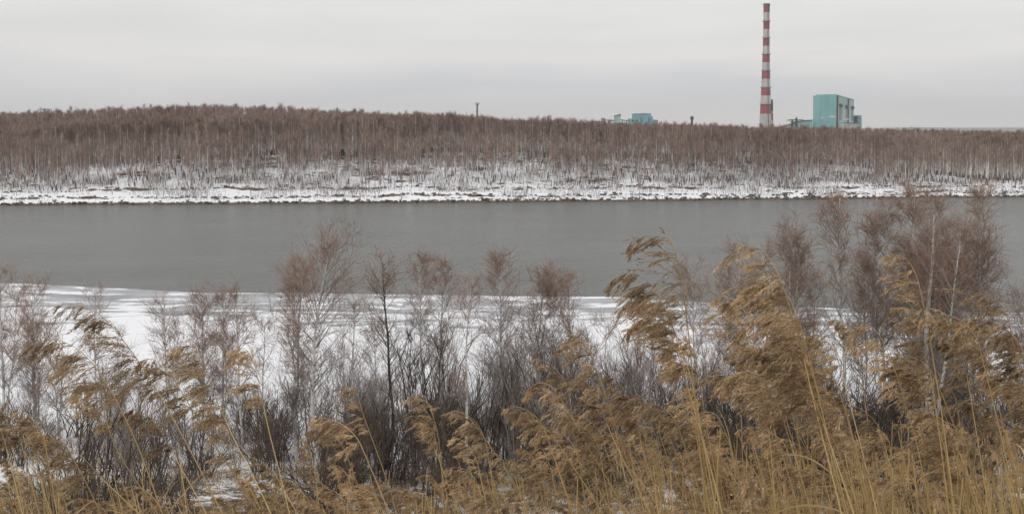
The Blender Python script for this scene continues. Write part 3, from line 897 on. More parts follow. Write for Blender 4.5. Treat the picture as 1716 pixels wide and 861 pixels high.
for i, (px, k) in enumerate(sp_px):
    x = (px - CX) / F * 290.; x = (px - CX) / F * float(shore(x)); y = float(shore(x)) + 1.2
    o = link('shore_bush', fsm[i % 3], None, label=names.get(px, 'small dark leafless bush at the far waterline, one of many alike'), category='bush',
             group=None if px in names else 'small bushes along the far waterline')
    o.location = (x, y, float(ground_z(x, y)) - .05); o.scale = (k, k, k * .9); o.rotation_euler = (0, 0, rng.rand() * 6)
def stones():
    bag = Bag(); rng = np.random.RandomState(9)
    a = np.arange(6) * math.pi / 3
    for i in range(5200):
        x = rng.uniform(-170, 175)
        lane = rng.choice([0.6, 1.4, 4.5, 9.5, 21.8, 62], p=[.22, .14, .16, .22, .16, .10])
        y = float(shore(x)) + lane + rng.randn() * (.5 if lane < 30 else 2.5) + (.0 if lane < 2 else rng.rand())
        if x < -20 and lane == 4.5: continue
        z = float(ground_z(x, y)); r = .07 + .36 * rng.rand() ** 3
        rr = r * rng.uniform(.7, 1.3, (2, 6))
        V = [(x + rr[0, j] * 1.5 * math.cos(a[j]) * .85, y + rr[0, j] * math.sin(a[j]), z - .1) for j in range(6)] + \
            [(x + rr[1, j] * 1.1 * math.cos(a[j]), y + rr[1, j] * .75 * math.sin(a[j]), z + r * .8) for j in range(6)]
        bag.add(V, [(j, (j + 1) % 6, (j + 1) % 6 + 6, j + 6) for j in range(6)] + [(6, 7, 8, 9), (6, 9, 10, 11)], 0, np.full(8, rng.rand()))
    link('stones', bag.mesh('stones', [var_mat('dark_stone', (.035, .03, .026), (.15, .12, .10))]), label='dark stones and clods scattered along the far snowy bank', category='stones', kind='stuff')
stones()
def slope_brush():
    bag = Bag(); rng = np.random.RandomState(31)
    n = 60000
    x = rng.uniform(-180, 185, n); s = 2 + 68 * rng.rand(n) ** .75; y = shore(x) + s
    d = fnoise(x / 9., y / 6., 3) + np.interp(s, [0, 12, 24, 40, 66], [-.06, .0, .06, .12, .3])
    ok = d > 0; x, y = x[ok], y[ok]; n = len(x); z = ground_z(x, y)
    h = rng.uniform(.4, 2.6, n) ** 1.1
    P0 = np.stack([x, y, z - .05], -1); d = np.stack([rng.randn(n) * .22, rng.randn(n) * .22, np.ones(n)], -1)
    P1 = P0 + d * h[:, None] * .5; Pe = P1 + (d + rng.randn(n, 3) * .12) * h[:, None] * .5
    ribbons(bag, np.stack([P0, P1, Pe], 1), np.tile([[.028, .022, .010]], (n, 1)), rng, 0)
    m = n * 3; i = rng.randint(0, n, m)
    T = spawn(rng, np.stack([P0, P1, Pe], 1), i, .3 + .7 * rng.rand(m), h[i] * .35, .8, .6, (0, 0, .2), 1, (0, 0, 0))
    ribbons(bag, T, np.tile([[.018, .010]], (m, 1)), rng, 0)
    link('brush', bag.mesh('brush', [var_mat('slope_brush', (.10, .08, .07), (.30, .25, .23))]), label='thin leafless brush speckling the far snowy slope', category='brush', kind='stuff')
slope_brush()

# ------------------------------------------------------------------ near trees
def birch(rng, H, W, lo=.26, nst=1, spread=0., n1=34, n2=6, n3=9, r0=.10, crook=None, twr=.0065, topheavy=1., dark=False, steep=.5, red=.5):
    tb = Bag(); cb = Bag()
    k = 14; t = np.linspace(0, 1, k)
    Ps = []
    for s_ in range(nst):
        ax = rng.rand() * 6.28 if nst > 1 else 0
        hs = H * (1 if s_ == 0 else rng.uniform(.72, .97))
        ph = rng.rand(4) * 6.28
        dx = .012 * H * (np.sin(t * 4 + ph[0]) - math.sin(ph[0])) + .004 * H * np.sin(t * 13 + ph[1])
        dy = .012 * H * (np.sin(t * 4 + ph[2]) - math.sin(ph[2])) + .004 * H * np.sin(t * 11 + ph[3])
        if s_: 
            dx = dx + spread * W * math.cos(ax) * t ** .8; dy = dy + spread * W * math.sin(ax) * t ** .8
        if crook is not None and s_ == 0:
            dx = dx + np.interp(t, crook[0], crook[1])
        Ps.append(np.stack([dx, dy, t * hs], -1))
    P = np.array(Ps)
    rad = r0 * (1 - t) ** .85 + .012
    rads = np.stack([rad * (1 if s_ == 0 else .6) for s_ in range(nst)])
    tubes(tb, P[:, :3], rads[:, :3], 7, 1, rng.rand(nst))
    tubes(tb, P[:, 2:], rads[:, 2:], 7, 0, rng.rand(nst))
    n1 = int(n1 * 1.4); n = n1 * nst; n3 = max(4, int(n3 * .8))
    si = np.repeat(np.arange(nst), n1)
    u = lo + (1 - lo) * (rng.rand(n) ** (1. / topheavy)) * .96
    prof = np.interp((u - lo) / (1 - lo), [0, .25, .55, .8, 1], [.7, 1., 1., .8, .42]) * (1. if nst == 1 else .75)
    L1 = spawn(rng, P, si, u, W * prof * (.55 + .6 * rng.rand(n)) * 1.5, .55, .95, (0, 0, steep), 5, (0, 0, .07), .07)
    rb = np.interp(u, [0, 1], [r0 * .34, .016])
    tubes(cb, L1, taper(n, rb, .006, 6), 3, 1, rng.rand(n))
    i = np.repeat(np.arange(n), n2); m = len(i)
    uu = .2 + .8 * rng.rand(m)
    ll = np.linalg.norm(L1[:, -1] - L1[:, 0], axis=1)[i]
    L2 = spawn(rng, L1, i, uu, np.clip(ll * .42 * (.5 + .8 * rng.rand(m)), .3, 1.8), .75, .75, (0, 0, .2), 3, (0, 0, .04), .1)
    z2 = L2[:, 0, 2] / H
    ribbons(cb, L2, taper(m, twr * 1.5, twr, 4), rng, np.where(z2 > red, 0, 2))
    i = rng.randint(0, m, m * n3); m3 = len(i)
    L3 = spawn(rng, L2, i, .1 + .9 * rng.rand(m3), .3 + .5 * rng.rand(m3), .8, .7, (0, 0, .05), 2, (0, 0, -.06), .12)
    z3 = L3[:, 0, 2] / H
    ribbons(cb, L3, taper(m3, twr, twr * .6, 3), rng, np.where(z3 > red, 0, 2))
    return tb, cb
M_birchcrown = [M_twig, M_branch, M_twiggrey]
def place_birch(px, top, Yd, hw, seed, label, group=None, **kw):
    g = at(px, 700, Yd); x = g[0]; z = float(ground_z(x, Yd)) - .1
    H = zpx(top, Yd) - z; W = hw * mpp(Yd) * 1.28
    tb, cb = birch(np.random.RandomState(seed), H, W, **kw)
    t = thing('birch_tree', (x, Yd, z), label, 'tree', group)
    dk = kw.get('dark', False)
    link('trunk', tb.mesh('birch_trunk', [M_barkdark if dk else M_bark, M_barkdark if dk else M_bark]), t)
    link('crown', cb.mesh('birch_crown', M_birchcrown if not dk else [M_twig, M_darkstem, M_twiggrey]), t)
    return t
near = [
 # px, top, Y, halfwidth, label, kwargs
 (8, 462, 68, 34, 'bare grey birch cut by the left edge of the photo', dict(nst=2, spread=.4, n1=26)),
 (60, 478, 66, 38, 'dense brown topped birch, first full one at the far left', dict(nst=3, spread=.5, n1=22, red=.45)),
 (100, 560, 64, 34, 'short thin sapling right of the dense leftmost birch', dict(nst=2, spread=.6, n1=18, n3=6, r0=.05)),
 (166, 478, 66, 24, 'slender birch rising behind the leftmost reed plumes', dict(n1=26, n3=5, r0=.06)),
 (205, 560, 64, 26, 'low faint sapling between two left reed plumes on the snow', dict(n1=16, n3=5, r0=.04, nst=2, spread=.5)),
 (284, 500, 67, 36, 'open crowned thin birch alone on the snow left of centre', dict(n1=26, n3=6, r0=.06, nst=2, spread=.4)),
 (338, 488, 64, 30, 'brown topped birch at the left of the tight clump behind the reeds', dict(n1=28, n3=8, r0=.07, nst=2, spread=.4)),
 (372, 497, 66, 28, 'middle birch of the tight brown clump behind the reeds', dict(n1=26, n3=8, r0=.07, nst=2, spread=.35)),
 (405, 486, 63, 30, 'right birch of the tight brown clump with thin pale stem', dict(n1=28, n3=7, r0=.07)),
 (440, 540, 66, 26, 'short sapling between the brown clump and the big white birch', dict(n1=18, n3=5, r0=.05)),
 (497, 432, 60, 36, 'brown dark stemmed birch touching the left of the big white birch', dict(n1=34, n3=9, r0=.09, nst=2, spread=.35, red=.4)),
 (533, 412, 55, 52, 'big white birch with wide airy crown and speckled trunk, left of centre', dict(n1=50, n3=8, r0=.125, lo=.36, topheavy=1.25, red=.62, crook=([0, .15, .35, .6, 1], [.12, -.05, -.2, -.25, .35]))),
 (598, 482, 63, 26, 'thin upright birch just right of the big white birch', dict(n1=24, n3=5, r0=.06)),
 (625, 545, 66, 26, 'short thin sapling left of the crooked dark trunk', dict(n1=18, n3=5, r0=.045)),
 (655, 440, 57, 32, 'birch with crooked dark trunk base and small round top', dict(n1=34, n3=8, r0=.10, dark=True, lo=.36, topheavy=1.15, red=.72, crook=([0, .12, .28, .5, 1], [-.55, -.15, .12, .0, -.1]))),
 (712, 432, 62, 24, 'pointed reddish topped birch, left one of the close pair at centre', dict(n1=34, n3=9, r0=.07, lo=.36, topheavy=1.15, red=.7)),
 (747, 445, 64, 24, 'reddish tuft topped birch, right one of the close pair at centre', dict(n1=34, n3=9, r0=.07, lo=.36, topheavy=1.15, red=.68)),
 (787, 474, 54, 24, 'pale straight trunked birch with thin top right of the close pair', dict(n1=26, n3=5, r0=.085, lo=.4)),
 (835, 434, 61, 30, 'birch with round reddish top over the ice edge at centre', dict(n1=40, n3=9, r0=.085, lo=.36, topheavy=1.15, red=.74)),
 (873, 520, 63, 24, 'low thin sapling between the two round reddish tops', dict(n1=20, n3=6, r0=.05)),
 (905, 452, 64, 34, 'broad topped reddish birch right of the round topped one', dict(n1=38, n3=8, r0=.07, lo=.36, nst=2, spread=.5, topheavy=1.3, red=.66)),
 (958, 462, 66, 22, 'small narrow birch with wispy top near the end of the ice', dict(n1=28, n3=6, r0=.06, lo=.4, topheavy=1.15)),
 (1010, 540, 66, 34, 'short grey sapling clump behind the highest reed group', dict(n1=18, n3=6, r0=.04, nst=3, spread=.8)),
 (1088, 500, 68, 24, 'thin sapling half hidden behind the highest reed plumes', dict(n1=20, n3=6, r0=.045)),
 (1163, 452, 70, 30, 'rounded brown birch just right of the tallest reed stem', dict(n1=34, n3=8, r0=.06, lo=.35)),
 (1205, 560, 62, 34, 'low grey sapling left of the great reed mass', dict(n1=18, n3=6, r0=.05, nst=2, spread=.6)),
 (1243, 418, 68, 44, 'wide hazy brown birch behind the great reed mass', dict(n1=40, n3=8, r0=.08, nst=3, spread=.6, lo=.3)),
 (1283, 415, 66, 34, 'brown birch whose top shows behind the great reed plume', dict(n1=34, n3=8, r0=.08, nst=2, spread=.5)),
 (1331, 374, 62, 38, 'pointed greyish birch over the water right of the great reed mass', dict(n1=44, n3=8, r0=.09, lo=.35, red=.3, nst=2, spread=.3)),
 (1368, 455, 64, 34, 'shorter brown birch between the pointed one and the tall white trunk', dict(n1=30, n3=8, r0=.07, nst=2, spread=.5, red=.4)),
 (1412, 332, 58, 32, 'tall white trunked birch with narrow red top over the water', dict(n1=48, n3=9, r0=.11, lo=.36, topheavy=1.15, red=.66)),
 (1445, 430, 62, 34, 'shorter reddish birch right of the narrow red topped one', dict(n1=32, n3=8, r0=.07, nst=2, spread=.6, red=.45)),
 (1490, 345, 60, 38, 'left stem of the great red birch group with hanging crown', dict(n1=44, n3=9, r0=.09, lo=.4, nst=2, spread=.5, red=.55)),
 (1532, 318, 60, 42, 'densest reddest birch at the middle of the great birch group', dict(n1=54, n3=13, r0=.13, lo=.3, nst=3, spread=.5, red=.3)),
 (1563, 335, 55, 46, 'white trunked birch forking low, brightest stem of the great group', dict(n1=48, n3=8, r0=.20, lo=.35, nst=3, spread=.45, red=.62)),
 (1592, 372, 60, 32, 'red brown birch filling the gap right of the bright forked trunk', dict(n1=36, n3=9, r0=.08, nst=2, spread=.5, red=.45)),
 (1643, 320, 58, 48, 'tall open birch with broad red crown near the right edge', dict(n1=56, n3=9, r0=.11, lo=.4, nst=2, spread=.35, red=.5, topheavy=1.1)),
 (1622, 470, 62, 36, 'lower brown birch under the tall open one at the right', dict(n1=30, n3=8, r0=.07, nst=2, spread=.6, red=.5)),
 (1705, 490, 60, 36, 'brown birch crown cut by the right edge of the photo', dict(n1=32, n3=8, r0=.07, nst=2, spread=.6, red=.4)),
]
for i, (px, top, Yd, hw, lab, kw) in enumerate(near):
    place_birch(px, top, Yd, hw, 100 + i, lab, 'bare birches on the near snowy bank', **kw)

# dark shrubs and saplings in the thicket
rng = np.random.RandomState(77)
shp = [shrub_mesh(rng, 6., 4.2, 9, 7, 6, .06, .0085, None, .6) for _ in range(4)]       # tall dark alder-like
shm = [b.mesh('tall_shrub', [M_darkstem, M_darktwig]) for b in shp]
brp = [shrub_mesh(rng, 3., 3.4, 17, 6, 5, .030, .0085, None, .7) for _ in range(4)]     # low brush
brm = [b.mesh('low_shrub', [M_darkstem, M_brushtwig]) for b in brp]
wp = [shrub_mesh(rng, 6., 2.6, 12, 7, 7, .026, .006, None, .5) for _ in range(3)]       # pale thin sapling clumps
wm = [b.mesh('sapling', [M_branch, M_twiggrey]) for b in wp]
def put(name, me, px, Yd, H, base_h, kw, label, group, cat):
    x = at(px, 700, Yd)[0]; z = float(ground_z(x, Yd)) - .1; k = H / base_h
    o = link(name, me, None, label=label, category=cat, group=group)
    o.location = (x, Yd, z); o.scale = (k * kw, k * kw, k); o.rotation_euler = (0, 0, rng.rand() * 6.28)
tall = [(722, 545, 58, 'tallest dark shrub, below the close pair of birches at centre'), (705, 590, 55, 'dark shrub just left below the close birch pair'), (815, 610, 58, None), (868, 600, 60, None),
        (925, 560, 58, 'dark fan shaped shrub rising over the snow right of centre'), (965, 600, 60, None), (1050, 600, 60, 'dark forked shrub beneath the highest reed group'), (1095, 590, 62, None), (1130, 620, 57, None),
        (1190, 600, 60, None), (760, 620, 56, None), (1450, 620, 56, None), (1500, 600, 57, None), (1600, 600, 56, None), (1350, 600, 57, None), (1655, 610, 57, None), (1390, 640, 54, None), (1250, 600, 58, None), (1560, 640, 54, None), (1700, 640, 56, None),
        (640, 640, 56, None), (580, 660, 56, None), (470, 650, 58, None), (330, 640, 60, None), (1010, 640, 56, None), (900, 650, 55, None), (1300, 610, 58, None)]
for i, (px, top, Yd, lab) in enumerate(tall):
    x = at(px, 700, Yd)[0]; H = zpx(top, Yd) - float(ground_z(x, Yd))
    put('shrub', shm[i % 4], px, Yd, H, 6., .9, lab or 'dark many stemmed shrub in the near thicket, one of many alike', None if lab else 'dark shrubs in the near thicket', 'shrub')
n = 0
for i in range(135):
    px = rng.uniform(-20, 1740); Yd = rng.uniform(50, 68)
    if px < 430 and rng.rand() < .5: continue
    H = rng.uniform(1.8, 3.6) * (1.15 if px > 1150 else 1)
    put('shrub', brm[i % 4], px, Yd, H, 3., rng.uniform(.8, 1.2), 'low brown brushy shrub on the snow below the birches, one of many alike', 'low brushy shrubs below the birches', 'shrub')
for i in range(105):
    px = rng.choice([rng.uniform(0, 1716), rng.uniform(560, 1300), rng.uniform(600, 1716)]); Yd = rng.uniform(55, 74)
    put('sapling', wm[i % 3], px, Yd, rng.uniform(3.0, 6.2) if px > 430 else rng.uniform(2.4, 4.2), 6., rng.uniform(.8, 1.5), 'thin grey sapling clump among the near birches, one of many alike', 'thin saplings among the near birches', 'sapling')
for px, Yd, H in ((105, 22, 3.9), (160, 21, 4.6), (210, 24, 4.2), (255, 30, 4.6), (60, 26, 3.5)):
    lab = {105: 'near dark purple stemmed bush at lower left, left one', 160: 'tallest near dark stemmed bush behind the lower left reeds'}.get(px, 'near dark stemmed bush behind the lower left reeds')
    put('shrub', shm[int(px) % 4], px, Yd, H, 6., .8, lab, None if px in (105, 160) else 'near dark bushes at the lower left', 'shrub')

# dead grass and brush litter under the thicket
def grass_mass():
    bag = Bag(); rng = np.random.RandomState(3)
    n = 60000
    x = rng.uniform(-36, 36, n); y = rng.uniform(46, 74, n)
    keep = (fnoise(x / 3.5, y / 2.2, 3) + np.interp(y, [46, 52, 60, 68, 74], [.4, .2, .05, .02, -.25])) > -.02
    x, y = x[keep], y[keep]; n = len(x)
    z = ground_z(x, y)
    P0 = np.stack([x, y, z - .03], -1)
    h = rng.uniform(.2, .75, n) * (1 + .6 * fnoise(x / 2., y / 2., 2))
    d = np.stack([rng.randn(n) * .35 - .25, rng.randn(n) * .35, np.ones(n)], -1)
    P1 = P0 + d * h[:, None] * .6; P2_ = P1 + (d * [1.6, 1.6, .5]) * h[:, None] * .5
    ribbons(bag, np.stack([P0, P1, P2_], 1), np.tile([[.014, .011, .004]], (n, 1)), rng, 0)
    link('dead_grass', bag.mesh('dead_grass', [M_grass]), label='brown dead grass tufts poking from the snow under the thicket', category='grass', kind='stuff')
grass_mass()

# ------------------------------------------------------------------ reeds
def spikelets(bag, P, size, rng, m=0, dens=9, tone=None):
    """short pointed husks along polylines P, following and hanging off them"""
    Nn, k, _ = P.shape
    n = Nn * dens
    i = np.repeat(np.arange(Nn), dens); u = np.tile((np.arange(dens) + .5) / dens, Nn) + rng.randn(n) * .04
    u = np.clip(u, 0, .999); f = u * (k - 1); i0 = f.astype(int); fr = (f - i0)[:, None]
    a = P[i, i0]; b = P[i, i0 + 1]; st = a * (1 - fr) + b * fr; t = nrm(b - a)
    perp = nrm(np.cross(t, rng.randn(n, 3)))
    d = nrm(t + perp * rng.uniform(.15, .6, n)[:, None] + np.array([-.1, 0, -.15]))
    ln = size * rng.uniform(.7, 1.35, n)[:, None]; wd = size * rng.uniform(.075, .13, n)[:, None]
    s = nrm(np.cross(d, rng.randn(n, 3)))
    V = np.stack([st, st + d * ln * .45 + s * wd, st + d * ln, st + d * ln * .45 - s * wd], 1)
    q = np.arange(n * 4).reshape(n, 4)
    # husks of one branch share a tone
    br = np.repeat(rng.rand(Nn) if tone is None else tone * .6 + rng.rand(Nn) * .4, dens)
    bag.add(V.reshape(-1, 3), q, m, np.clip(br * .6 + rng.rand(n) * .4, 0, 1))
def wv_(w_): return np.array(w_, float)
def plume(rng, path, plen, full=1., wind=(-1, 0, 0), size=.0150, nw=None):
    """drooping one sided panicle: path (k,3) = rachis; whorls of branches hang leeward in tufts"""
    bag = Bag()
    P = path[None]
    tubes(bag, P, taper(1, .0022, .0008, P.shape[1]), 4, 1, np.array([.3]))
    nw = nw or int(9 * (plen / .3) ** .8) + 1
    uw = np.linspace(.0, .96, nw) + rng.randn(nw) * .025
    us = []; ls = []; cs = []; aa = []; tn = []
    for q, u in enumerate(uw):
        nb = max(2, int(rng.randint(3, 6) * full * (1.1 - .5 * u)))
        lw = plen * np.interp(u, [0, .25, .6, 1], [.30, .46, .40, .22]) * rng.uniform(.6, 1.2)
        cw = wv_(wind) * rng.uniform(.0, .7) + np.array([0, 0, -rng.uniform(.35, .85)]) + rng.randn(3) * [.15, .3, .1]
        tone = rng.rand()
        for _ in range(nb):
            us.append(u + rng.randn() * .014); ls.append(lw * rng.uniform(.55, 1.1)); cs.append(cw + rng.randn(3) * .13); tn.append(tone)
    us = np.clip(np.array(us), 0, .995); ls = np.array(ls); n = len(us); tn = np.array(tn)
    B1 = spawn(rng, P, np.zeros(n, int), us, ls, .7, .12, np.array(cs), 6, wv_(wind) * .02 + np.array([0, 0, -.10]), .05)
    tubes(bag, B1, taper(n, .0009, .0004, 7), 3, 0, rng.rand(n) * .5)
    per = 6
    i = np.repeat(np.arange(n), per); m = len(i)
    u2 = .08 + .8 * rng.rand(m)
    B2 = spawn(rng, B1, i, u2, ls[i] * .34 * (1.2 - u2 * .7) * rng.uniform(.5, 1.2, m), 1., .26, (-.05, 0, -.15), 3, np.array([-.02, 0, -.10]), .05)
    spikelets(bag, B2, size, rng, 0, 7, tn[i])
    spikelets(bag, B1[:, 1:], size, rng, 0, 9, tn)
    return bag
def stem_bag(rng, P, r0, r1):
    bag = Bag(); k = P.shape[0]
    tubes(bag, P[None], np.linspace(r0, r1, k)[None], 6, 0, rng.rand(1))
    # joints
    for t in np.linspace(.1, .85, 7):
        f = t * (k - 1); i = int(f); a = P[i] + (P[min(i + 1, k - 1)] - P[i]) * (f - i); d = nrm((P[min(i + 1, k - 1)] - P[i])[None])[0]
        r = (r0 + (r1 - r0) * t) * 1.35
        tubes(bag, np.array([[a - d * .005, a + d * .005]]), np.array([[r, r]]), 6, 0, np.array([.1]))
    return bag
def leaf_bag(rng, P, u, ln, side):
    bag = Bag(); k = P.shape[0]; f = u * (k - 1); i = int(f); a = P[i] + (P[i + 1] - P[i]) * (f - i); t = nrm((P[i + 1] - P[i])[None])[0]
    d = nrm((t * .8 + np.array([side * .6, rng.randn() * .4, 0]))[None])[0]
    pts = [a]
    for s in range(7):
        pts.append(pts[-1] + d * ln / 7); d = nrm((d + np.array([-.06, 0, -.22]) + rng.randn(3) * .05)[None])[0]
    pts = np.array(pts)[None]
    wd = np.array([[.0015, .004, .005, .0045, .004, .003, .002, .0004]]) * rng.uniform(.6, 1.1)
    ribbons(bag, pts, wd, rng, 0)
    return bag
def bez(pts, k):
    """smooth curve through points"""
    pts = np.asarray(pts, float); n = len(pts)
    d = np.concatenate([[0], np.cumsum(np.linalg.norm(np.diff(pts, axis=0), axis=1))]); d /= d[-1]
    T = np.gradient(pts, d, axis=0)
    t = np.linspace(0, 1, k); o = []
    for v in t:
        i = min(np.searchsorted(d, v, 'right') - 1, n - 2); h = d[i + 1] - d[i]; s = (v - d[i]) / h
        h00 = 2 * s ** 3 - 3 * s ** 2 + 1; h10 = s ** 3 - 2 * s ** 2 + s; h01 = -2 * s ** 3 + 3 * s ** 2; h11 = s ** 3 - s ** 2
        o.append(h00 * pts[i] + h10 * h * T[i] + h01 * pts[i + 1] + h11 * h * T[i + 1])
    return np.array(o)
reed_count = 0
def reed_from_pixels(stem_px, rach_px, Yd, seed, label, full=1., lf=2, r0=.0045, plume_len=None, group='dry reeds near the camera'):
    """the stem runs from the ground through the picture points, the rachis continues to the plume tip"""
    global reed_count
    rng = np.random.RandomState(seed)
    sp = [at(px, py, Yd + dy) for px, py, dy in [(*p, 0) if len(p) == 2 else p for p in stem_px]]
    rp = [at(px, py, Yd + .03 * j) for j, (px, py) in enumerate(rach_px)]
    # extend the stem down to the ground, straightening towards vertical
    a = sp[0]; d = nrm((sp[0] - sp[1])[None])[0]; d = nrm((d * [.75, .75, 1])[None])[0]
    q = a.copy()
    for _ in range(400):
        if q[2] <= float(ground_z(q[0], q[1])): break
        q = q + d * .02; d = nrm((d + np.array([0, 0, -.004]))[None])[0]
    root = q - np.array([0, 0, .03])
    full_path = bez([root] + sp + rp, 40)
    # split at the last stem point
    dd = np.linalg.norm(full_path - sp[-1], axis=1); j = int(np.argmin(dd)); j = min(max(j - 2, 5), 36)
    t = thing('reed', tuple(root), label, 'reed', group)
    st = stem_bag(rng, full_path[:j + 1] - root, r0, .0022)
    link('stem', st.mesh('reed_stem', [M_stem], True), t)
    rach = bez(full_path[j:] - root, 14) if len(full_path) - j > 2 else full_path[j - 1:] - root
    pl = np.linalg.norm(np.diff(rach, axis=0), axis=1).sum() if plume_len is None else plume_len
    link('plume', plume(rng, rach, max(pl, .26), full).mesh('reed_plume', [M_plume, M_stem]), t)
    for q_ in range(lf):
        link('leaf', leaf_bag(rng, full_path[:j + 1] - root, rng.uniform(.25, .85), rng.uniform(.2, .45), rng.choice([-1, 1])).mesh('reed_leaf', [M_leaf]), t)
    reed_count += 1
    return t
